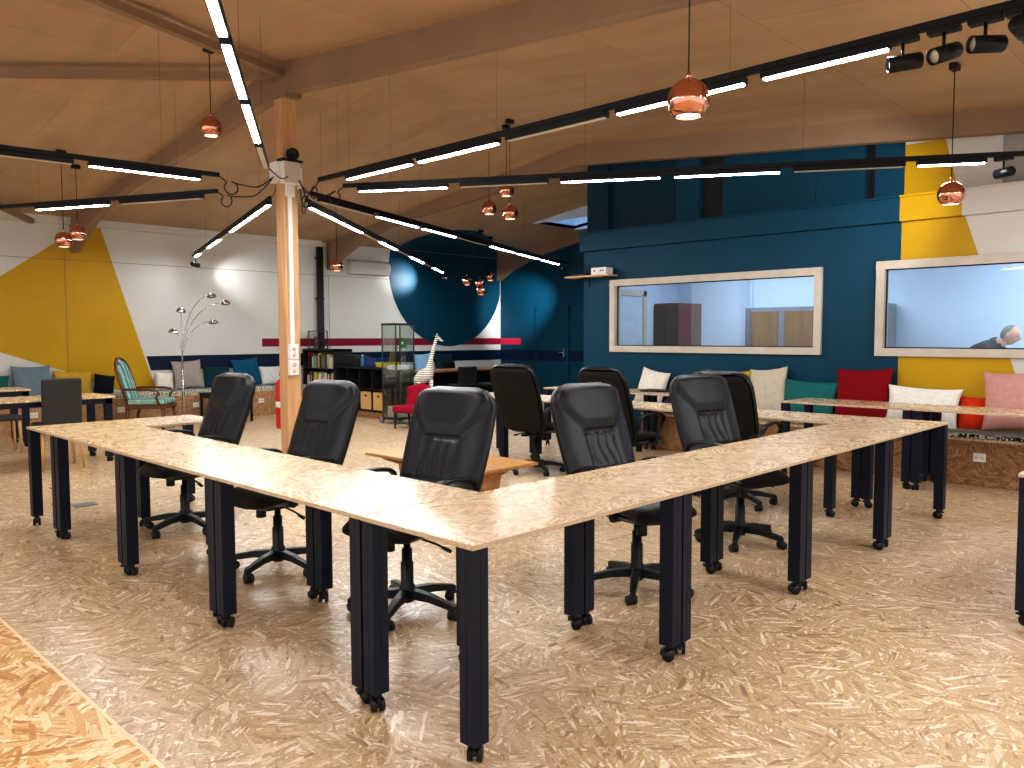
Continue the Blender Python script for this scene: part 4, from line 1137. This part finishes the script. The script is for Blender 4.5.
# ------------------------------------------------------------------ rooms behind glass: contents
o = thing('storage_cabinet', 'tall dark cabinet with reddish side seen through the left window', 'cabinet', (8.92, 4.93, 0))
mb = MB(); mb.rbox(-.32, -.22, 0, .32, .22, 1.90, .004); mb.build('carcass', 'cab_red', o)
for s in (-1, 1):
    mb = MB(); mb.box(-.335, s * .11 - .105, .06, -.32, s * .11 + .105, 1.87); d_ = mb.build('door', 'cab_dark', o)
    mb = MB(); mb.box(-.35, s * .02 - .006, .9, -.335, s * .02 + .006, 1.05); mb.build('handle', 'chrome', d_)
o = thing('storage_cabinet', 'grey framed cabinet with two wooden doors seen through the left window', 'cabinet', (8.98, 3.16, 0))
mb = MB(); mb.rbox(-.25, -.54, 0, .25, .54, 1.80, .004); mb.build('carcass', 'cab_grey', o)
for s in (-1, 1):
    mb = MB(); mb.box(-.262, s * .245 - .20, .08, -.25, s * .245 + .20, 1.74); d_ = mb.build('door', 'cab_oak', o)
    mb = MB(); mb.box(-.28, s * .06 - .006, .9, -.262, s * .06 + .006, 1.05); mb.build('handle', 'chrome', d_)
o = thing('storage_cabinet', 'narrow pale grey cabinet at the left side of the right window', 'cabinet', (9.0, 2.08, 0))
mb = MB(); mb.rbox(-.22, -.26, 0, .22, .20, 1.82, .004); mb.build('carcass', 'cab_grey', o)
mb = MB(); mb.box(-.232, -.25, .05, -.22, .19, 1.79); mb.build('door', 'cab_grey', o)
o = thing('desk', 'white desk inside the right hand room under the man', 'desk', (8.3, -.7, 0))
mb = MB(); mb.rbox(-.45, -.9, .71, .45, .82, .74, .004); mb.build('desktop', 'white_plastic', o)
for y in (-.85, .76):
    mb = MB(); mb.box(-.3, y, 0, .3, y + .04, .71); mb.build('end_panel', 'cab_grey', o)
o = thing('filing_shelf', 'pale wall shelf with papers just inside the right window', 'shelf', (WX + .15, 1.1, 1.20))
mb = MB(); mb.box(0, -.35, -.02, .25, .14, 0); mb.build('shelf_board', 'white_plastic', o)
mb = MB(); mb.box(0.01, -.30, 0, .22, .08, .02); mb.box(0.01, -.05, .02, .22, .09, .045); o2 = mb.build('paper_pile', 'white_plastic'); o2.location = (WX + .15, 1.12, 1.201); tag(o2, 'white papers on the sill shelf behind the right window', 'papers')

# the man bending over the desk: one skinned body
def man():
    px, py = 8.32, 1.0          # feet; faces -Y, bent forward
    hx, hy, hz = MAN
    t = thing('person', 'grey-haired person in a dark shirt bending over a desk behind the right window', 'person', (hx, hy + .38, 0))
    J = {'pel': (0, .12, .90), 'sp': (0, .05, 1.06), 'ch': (0, -.08, 1.21), 'nb': (0, -.22, 1.29), 'nk': (0, -.29, 1.325), 'hd': (0, -.34, 1.37),
         'shl': (.17, -.15, 1.26), 'shr': (-.17, -.15, 1.26), 'ell': (.24, -.24, .99), 'elr': (-.24, -.24, .99), 'wrl': (.19, -.47, .83), 'wrr': (-.19, -.47, .83),
         'hpl': (.09, .12, .88), 'hpr': (-.09, .12, .88), 'knl': (.10, .06, .48), 'knr': (-.10, .10, .48), 'anl': (.10, .12, .08), 'anr': (-.10, .16, .08), 'tol': (.11, -.03, .03), 'tor': (-.11, .01, .03)}
    E_ = [('pel', 'sp'), ('sp', 'ch'), ('ch', 'nb'), ('nb', 'nk'), ('nk', 'hd'), ('ch', 'shl'), ('ch', 'shr'), ('shl', 'ell'), ('shr', 'elr'), ('ell', 'wrl'), ('elr', 'wrr'), ('pel', 'hpl'), ('pel', 'hpr'), ('hpl', 'knl'), ('hpr', 'knr'), ('knl', 'anl'), ('knr', 'anr'), ('anl', 'tol'), ('anr', 'tor')]
    rad = {'pel': .15, 'sp': .145, 'ch': .15, 'nb': .105, 'nk': .055, 'hd': .06, 'shl': .075, 'shr': .075, 'ell': .045, 'elr': .045, 'wrl': .028, 'wrr': .028, 'hpl': .10, 'hpr': .10, 'knl': .062, 'knr': .062, 'anl': .042, 'anr': .042, 'tol': .035, 'tor': .035}
    # hands: palm + five fingers each
    for sd, s in (('l', 1), ('r', -1)):
        w = Vector(J['wr' + sd]); J['pm' + sd] = tuple(w + Vector((-.01 * s, -.075, -.045))); rad['pm' + sd] = .026; E_.append(('wr' + sd, 'pm' + sd))
        p = Vector(J['pm' + sd])
        for k, (ox, ln) in enumerate(((-.030, .060), (-.010, .072), (.010, .068), (.028, .055))):
            a = 'f%d%s' % (k, sd); b_ = 'g%d%s' % (k, sd)
            J[a] = tuple(p + Vector((ox * 1.0, -.035, -.004))); J[b_] = tuple(p + Vector((ox * 1.15, -.035 - ln, -.022)))
            rad[a] = .0095; rad[b_] = .007; E_ += [('pm' + sd, a), (a, b_)]
        J['t' + sd] = tuple(p + Vector((-.045 * s, -.01, -.006))); rad['t' + sd] = .01; J['u' + sd] = tuple(p + Vector((-.06 * s, -.045, -.016))); rad['u' + sd] = .008
        E_ += [('pm' + sd, 't' + sd), ('t' + sd, 'u' + sd)]
    names = list(J); me = bpy.data.meshes.new('body')
    me.from_pydata([J[k] for k in names], [(names.index(a), names.index(b_)) for a, b_ in E_], [])
    o = bpy.data.objects.new('body', me); COL.objects.link(o); o.parent = t
    md = o.modifiers.new('skin', 'SKIN'); md.use_smooth_shade = True
    for i, k in enumerate(names):
        sv = me.skin_vertices[0].data[i]; sv.radius = (rad[k], rad[k]); sv.use_root = (k == 'pel')
    ss = o.modifiers.new('sub', 'SUBSURF'); ss.levels = 2; ss.render_levels = 2
    dg = bpy.context.evaluated_depsgraph_get(); ev = o.evaluated_get(dg); nm = bpy.data.meshes.new_from_object(ev)
    # add the shaped head to the same mesh
    bm = bmesh.new(); bm.from_mesh(nm)
    hb = bmesh.new(); bmesh.ops.create_uvsphere(hb, u_segments=32, v_segments=24, radius=1)
    # head frame: face looks along -Y and down
    tlt = Matrix.Rotation(R(14), 4, 'X')
    for v_ in hb.verts:
        x, y, z = v_.co
        X = x * .076; Y = y * .098; Z = z * .118
        if z < 0: X *= 1 - .28 * (-z) ** 1.5; Y *= 1 - .12 * (-z)
        if y < -.5 and z > -.9:
            nose = math.exp(-(x / .16) ** 2) * math.exp(-((z + .18) / .16) ** 2); Y -= .026 * nose
            eye = math.exp(-((abs(x) - .38) / .14) ** 2) * math.exp(-((z - .05) / .10) ** 2); Y += .010 * eye
            brow = math.exp(-((z - .22) / .08) ** 2) * math.exp(-(x / .6) ** 2); Y -= .006 * brow
            lip = math.exp(-(x / .28) ** 2) * (math.exp(-((z + .50) / .05) ** 2) + math.exp(-((z + .62) / .05) ** 2)); Y -= .006 * lip
            chin = math.exp(-(x / .3) ** 2) * math.exp(-((z + .88) / .12) ** 2); Y -= .010 * chin
        v_.co = (X, Y, Z)
    hm = bpy.data.meshes.new('h'); hb.to_mesh(hm); hb.free()
    HC = Matrix.Translation((0, -.37, 1.41)) @ tlt @ Matrix.Scale(.93, 4)
    hm.transform(HC); bm.from_mesh(hm); bpy.data.meshes.remove(hm)
    ear = bmesh.new(); bmesh.ops.create_uvsphere(ear, u_segments=12, v_segments=8, radius=1)
    for s in (-1, 1):
        e2 = bpy.data.meshes.new('e'); ear.to_mesh(e2); e2.transform(HC @ Matrix.Translation((s * .078, .012, -.005)) @ Matrix.Diagonal((.010, .020, .032, 1))); bm.from_mesh(e2); bpy.data.meshes.remove(e2)
    ear.free()
    for f_ in bm.faces:
        f_.smooth = True
    bm.to_mesh(nm); bm.free()
    nm.materials.clear(); nm.materials.append(M['skin'])
    o.modifiers.clear(); o.data = nm
    # clothing: offset copies of body regions
    def garment(name, test, mat, off):
        b2 = bmesh.new(); b2.from_mesh(nm)
        kill = [f_ for f_ in b2.faces if not test(f_.calc_center_median())]
        bmesh.ops.delete(b2, geom=kill, context='FACES')
        b2.normal_update()
        for v_ in b2.verts: v_.co += v_.normal * off
        m2 = bpy.data.meshes.new(name); b2.to_mesh(m2); b2.free(); m2.materials.clear(); m2.materials.append(M[mat])
        q = bpy.data.objects.new(name, m2); COL.objects.link(q); q.parent = t; return q
    def in_shirt(c):
        if c.z < .84 and c.y > -.1: return False
        hd = (Vector((c.x, c.y, c.z)) - Vector((0, -.36, 1.41))).length
        if hd < .135: return False
        if c.y < -.40: return False                      # wrists and hands
        return c.z > .84
    garment('shirt', in_shirt, 'shirt', .018)
    garment('trousers', lambda c: c.z < .93 and c.z > .08 and c.y > -.08, 'trousers', .010)
    # short hair over the crown and back of the head
    b3 = bmesh.new(); bmesh.ops.create_uvsphere(b3, u_segments=28, v_segments=20, radius=1)
    kl = [f_ for f_ in b3.faces if (lambda c: c.y < -.25 + (.9 - c.z) * .55 and not c.z > .93 or c.z < -.45)(f_.calc_center_median())]
    bmesh.ops.delete(b3, geom=kl, context='FACES')
    for v_ in b3.verts: v_.co = HC @ Vector((v_.co.x * .080, v_.co.y * .103, v_.co.z * .122))
    m3 = bpy.data.meshes.new('hair'); b3.to_mesh(m3); b3.free(); m3.materials.append(M['hair'])
    for p_ in m3.polygons: p_.use_smooth = True
    q = bpy.data.objects.new('hair', m3); COL.objects.link(q); q.parent = t
    mb = MB()
    for s in (-1, 1): mb.lathe([(0, -.008), (.008, 0), (0, .008)], 10, mat=HC @ Matrix.Translation((s * .028, -.088, .008)))
    mb.build('eyes', 'gasket', t)
MAN = (8.34, .33, 1.37)
man()

# ------------------------------------------------------------------ ceiling lights
BARS = {
 'L1': ((1.82, 4.55, 2.9), (-.45, 0.95, 2.9), [(0.16, .95, 0), (1.08, 2.08, 1), (2.20, 3.12, 1), (3.22, 4.15, 1)], 'light track pointing from the post towards the viewer'),
 'L2': ((1.73, 5.26, 2.9), (-1.6, 5.59, 2.9), [(0.17, 1.09, 1), (1.20, 2.12, 0), (2.22, 3.14, 1)], 'upper of the two light tracks running left from the post'),
 'L3': ((2.09, 6.05, 2.9), (.35, 9.7, 2.9), [(0.18, 1.25, 0), (1.41, 2.45, 1)], 'lower of the two light tracks running left from the post'),
 'L4': ((2.68, 6.05, 2.9), (4.20, 11.3, 2.80), [(0.06, 1.10, 1), (1.17, 2.25, 1), (2.3, 3.0, 0), (3.09, 4.12, 1), (4.2, 4.9, 0), (4.95, 5.40, 1)], 'light track running from behind the post towards the chrome lamp'),
 'L5': ((2.5, 4.81, 2.9), (2.5, -1.6, 2.9), [(0.47, 1.40, 1), (1.49, 2.42, 1), (2.51, 3.42, 0), (3.50, 4.40, 1), (4.50, 5.18, 1), (5.24, 5.34, 0)], 'longest light track passing behind the big copper pendant'),
 'L6': ((2.84, 4.91, 2.9), (6.35, -.85, 2.9), [(0.16, 1.08, 1), (1.2, 2.06, 0), (2.17, 3.09, 1), (3.2, 4.12, 1), (4.22, 5.12, 0), (5.21, 5.74, 1)], 'light track crossing in front of the teal window wall'),
 'L7': ((2.82, 5.48, 2.9), (10.85, 8.79, 2.88), [(0.15, 1.20, 0), (1.30, 2.32, 1), (2.43, 3.44, 1), (3.52, 4.55, 0), (4.70, 5.74, 1), (5.88, 6.92, 1), (7.06, 8.1, 1)], 'light track ending near the wall shelf with the router'),
 'L8': ((3.02, 5.89, 2.9), (9.65, 11.2, 2.80), [(0.12, 1.09, 1), (1.13, 2.14, 1), (2.19, 3.0, 0), (3.07, 4.11, 1), (4.16, 4.95, 0), (5.10, 6.15, 1), (6.25, 6.95, 0), (7.10, 8.15, 1)], 'light track pointing at the blue disc mural'),
}
TR = {}
for nm, (a, b_, mods, lb) in BARS.items():
    a = Vector(a); b_ = Vector(b_); d = b_ - a; L_ = d.length
    t = thing('track_light', 'black ' + lb, 'track light', a, 0, 'track lights fanning out from the post')
    t.rotation_euler = (0, -math.asin(d.z / L_), math.atan2(d.y, d.x))
    TR[nm] = (a, d.normalized())
    mb = MB(); mb.rbox(0, -.018, -.02, L_, .018, .02, .003, 1); mb.build('rail', 'rail_black', t)
    for (s0, s1, on) in mods:
        if s1 - s0 < .2: continue
        mb = MB(); mb.rbox(s0, -.030, -.062, s1, .030, -.022, .004, 1); md_ = mb.build('light_module', 'rail_black', t)
        mb = MB(); mb.rbox(s0 + .012, -.020, -.068, s1 - .012, .020, -.0615, .003, 1)
        dd = mb.build('diffuser', 'led' if on else 'led_off', md_)
        if on: dd['label'] = 'glowing white diffuser'
        else: dd['label'] = 'unlit pale diffuser'
    # suspension wires up to the roof
    k = .5
    while k < L_:
        p = a + d.normalized() * k
        cz_ = ceil_z(p.y)
        mb = MB(); mb.tube([(k, 0, .018), (k, 0, cz_ - p.z)], .0009, 4); mb.build('suspension_wire', 'rail_black', t)
        k += 1.9

def spot(label, p, aim, on=True, drop=.16, power=60, size=40):
    """cylindrical track head; p: point on the rail"""
    t = thing('spotlight', label, 'spotlight', p, 0, 'black track spotlights')
    mb = MB(); mb.rbox(-.03, -.07, -.05, .03, .07, -.021, .004); mb.tube([(0, 0, -.05), (0, 0, -drop)], .008, 8); mb.build('stem', 'rail_black', t)
    dv = (Vector(aim) - (Vector(p) + Vector((0, 0, -drop)))).normalized()
    q = dv.to_track_quat('Z', 'Y').to_matrix().to_4x4()
    T_ = Matrix.Translation((0, 0, -drop - .02)) @ q
    mb = MB(); mb.lathe([(0, -.088), (.034, -.088), (.039, -.08), (.039, .068), (.034, .068), (.034, .045), (0, .045)], 24, mat=T_); mb.build('head', 'rail_black', t)
    mb = MB(); mb.lathe([(0, .046), (.033, .046), (.033, .052), (0, .052)], 20, mat=T_); mb.build('lens', 'bulb' if on else 'led_off', t)
    if on:
        l = bpy.data.lights.new('spot_lamp', 'SPOT'); l.energy = power; l.spot_size = R(size); l.spot_blend = 1.0; l.color = (.96, .98, 1.0); l.shadow_soft_size = .03
        lo = bpy.data.objects.new('spot_lamp', l); COL.objects.link(lo); lo.parent = t
        lo.matrix_local = Matrix.Translation((0, 0, -drop - .02)) @ dv.to_track_quat('-Z', 'Y').to_matrix().to_4x4() @ Matrix.Translation((0, 0, -.10))
    return t
def on_bar(nm, s): a, d = TR[nm]; p = a + d * s; return (p.x, p.y, p.z)
spot('first of four spotlights at the top right, lens facing left', on_bar('L5', 5.24), (-.5, 4.2, 2.2), True, .125, 8)
spot('second of four spotlights at the top right, aimed left and down', on_bar('L5', 5.425), (.2, .6, 1.9), False, .125)
spot('third of four spotlights at the top right, barrel pointing left', on_bar('L5', 5.60), (-.5, 2.0, 2.6), False, .125)
spot('last of four spotlights at the top right corner of the photo', on_bar('L5', 5.75), (7.1, -1.2, 2.3), True, .10, 60)
spot('black spotlight hanging at the right end of the track before the yellow paint', on_bar('L6', 5.87), (7.15, 2.1, 2.75), True, .13, 75, 75)
spot('black spotlight at the end of the track left of the post', on_bar('L4', 5.42), (5.5, 11.8, 2.45), True, .17, 36, 55)
spot('spotlight at the tip of the track aimed at the blue disc', on_bar('L8', 8.28), (9.0, 11.8, 2.66), True, .15, 60, 62)
spot('bright spotlight at the tip of the track near the router shelf', on_bar('L7', 8.30), (11.9, 11.25, 2.05), True, .12, 420, 40)

# loops of cable around the post
def cable(label, pts, r=.006):
    P = [Vector(p) for p in pts]; Q = []
    for i in range(len(P) - 1):
        p0 = P[max(0, i - 1)]; p1 = P[i]; p2 = P[i + 1]; p3 = P[min(len(P) - 1, i + 2)]
        for k in range(8):
            q = k / 8.0
            Q.append(0.5 * ((2 * p1) + (p2 - p0) * q + (2 * p0 - 5 * p1 + 4 * p2 - p3) * q * q + (-p0 + 3 * p1 - 3 * p2 + p3) * q ** 3))
    Q.append(P[-1])
    mb = MB(); mb.tube(Q, r, 6); o = mb.build('power_cable', 'rail_black'); tag(o, label, 'cable', 'cables feeding the light tracks')
def feed(label, nm, tgt, sag, loop=True):
    a, d = TR[nm]; a = Vector(a); t_ = Vector(tgt); m_ = a.lerp(t_, .5) + Vector((0, 0, -sag))
    pts = [a + Vector((0, 0, -.01))]
    if loop:
        c = a - d * .10 + Vector((0, 0, -.10))
        for k in range(1, 10):
            an = math.pi / 2 + 2 * math.pi * k / 9; pts.append(c + (-d) * (.06 * math.cos(an)) + Vector((0, 0, .06 * math.sin(an))) + Vector((.004 * k, .004 * k, 0)))
    pts += [a.lerp(t_, .35) + Vector((0, 0, -sag * .8)), a.lerp(t_, .7) + Vector((0, 0, -sag)), t_]
    cable(label, pts)
jb = (2.44, RY - .2, 2.93)
feed('black cable looping from the upper left track to the post', 'L2', (2.33, RY - .05, 2.98), .10)
feed('black cable looping from the lower left track to the post', 'L3', (2.33, RY - .02, 2.96), .12)
feed('black cable sagging from the longest track to the box on the post', 'L5', (2.52, RY - .21, 2.95), .12)
feed('black cable looping from the window wall track to the post', 'L6', (2.58, RY - .16, 2.90), .10)
feed('black cable curling from the router side track to the post', 'L7', (2.66, RY - .05, 2.90), .08)
feed('black cable curling from the disc side track to the post', 'L8', (2.66, RY + .02, 2.92), .10)
feed('short black cable from the viewer side track to the post', 'L1', (2.40, RY - .2, 2.97), .05, False)
feed('short black cable from the track behind the post', 'L4', (2.45, RY + .1, 2.96), .04, False)

# ------------------------------------------------------------------ copper pendants
def pendant(label, p, cap=None):
    x, y, z = p; top_ = ceil_z(y)
    t = thing('copper_pendant', label, 'pendant lamp', (x, y, z), 0, 'copper globe pendants')
    r = .10; mb = MB(); prof = []
    for k in range(19):
        a = R(90 - k * (90 + 52) / 18.0)
        prof.append((max(0.0001, r * math.cos(a)), r * math.sin(a)))
    e = prof[-1]
    inner = [(q[0] * .97, q[1] * .97) for q in prof[::-1]][:-1]
    mb.lathe(prof + inner, 32); mb.build('globe', 'copper', t)
    mb = MB(); mb.lathe([(0, -.062), (.068, -.062), (.072, -.055), (0, -.052)], 24); mb.build('diffuser', 'bulb', t)
    mb = MB(); mb.lathe([(0, .135), (.008, .135), (.012, .10), (0, .098)], 12); mb.build('socket', 'copper', t)
    mb = MB(); mb.tube([(0, 0, .13), (0, 0, top_ - z - .03)], .004, 6); mb.build('cord', 'rail_black', t)
    mb = MB(); mb.rbox(-.05, -.03, top_ - z - .05, .05, .03, top_ - z, .004); mb.build('ceiling_cap', 'rail_black', t)
    return t
pendant('largest copper globe pendant at the top centre in front of a track', (1.65, .25, 2.54))
pendant('copper globe pendant at the right in front of the yellow paint', (5.30, .12, 2.53))
pendant('copper globe pendant left of the post top with its cap on the ceiling', (1.74, 5.42, 3.36))
pendant('left one of the two copper globes above the yellow triangle', (1.46, 8.78, 2.58))
pendant('right one of the two copper globes above the yellow triangle', (1.76, 9.23, 2.73))
pendant('left one of the three copper globes hanging mid photo', (5.76, 5.85, 3.11))
pendant('highest of the three copper globes hanging mid photo', (5.64, 5.41, 3.28))
pendant('lowest of the three copper globes hanging mid photo', (5.40, 5.11, 2.935))
pendant('single copper globe hanging before the air conditioner', (5.67, 9.33, 2.56))
pendant('left one of the four small copper globes before the disc', (9.39, 10.25, 2.53))
pendant('middle upper one of the four small copper globes before the disc', (9.42, 9.90, 2.47))
pendant('lowest of the four small copper globes before the disc', (9.32, 9.76, 2.31))
pendant('right one of the four small copper globes before the disc', (9.94, 10.13, 2.64))
o = thing('floor_box', 'small grey cable outlet plate set in the floor by the left tables', 'floor outlet', (.53, 5.39, 0))
mb = MB(); mb.rbox(-.09, -.07, 0, .09, .07, .006, .002, 1); mb.build('plate', 'cab_grey', o)

# ------------------------------------------------------------------ lights and world
def area(name, loc, size, size_y, energy, col, rot=(0, 0, 0)):
    l = bpy.data.lights.new(name, 'AREA'); l.shape = 'RECTANGLE'; l.size = size; l.size_y = size_y; l.energy = energy; l.color = col
    o = bpy.data.objects.new(name, l); COL.objects.link(o); o.location = loc; o.rotation_euler = rot; return o
area('inner_room_panel', (8.2, 3.2, 2.66), .6, 2.4, 22, (.80, .90, 1.0))
area('inner_room_panel', (8.2, -.6, 2.66), .6, 2.4, 28, (.80, .90, 1.0))
for (x, y, rz) in ((-1.5, -3.2, 0.9), (2.2, -3.6, 0.1), (-3.6, 1.2, 0.3), (4.6, -2.6, 1.2)):
    area('fill_lamp_behind_viewer', (x, y, 2.85), .12, 3.2, 42, (.95, .98, 1.0), (0, 0, rz))  # unseen fill added to brighten the foreground, standing in for further tracks
w = bpy.data.worlds.new('world'); scene.world = w; w.use_nodes = True
bg = w.node_tree.nodes['Background']; bg.inputs['Color'].default_value = (.95, .97, 1.0, 1); bg.inputs['Strength'].default_value = .7
scene.view_settings.view_transform = 'Standard'
scene.view_settings.look = 'None'
scene.view_settings.use_curve_mapping = True
cvm = scene.view_settings.curve_mapping; cc = cvm.curves[3]
for pt in ((0.03, 0.019), (0.12, 0.103), (0.45, 0.472), (0.80, 0.85)): cc.points.new(*pt)
cvm.update()
scene.view_settings.exposure = 1.12
scene.cycles.use_denoising = True
scene.cycles.max_bounces = 6
scene.cycles.transparent_max_bounces = 12
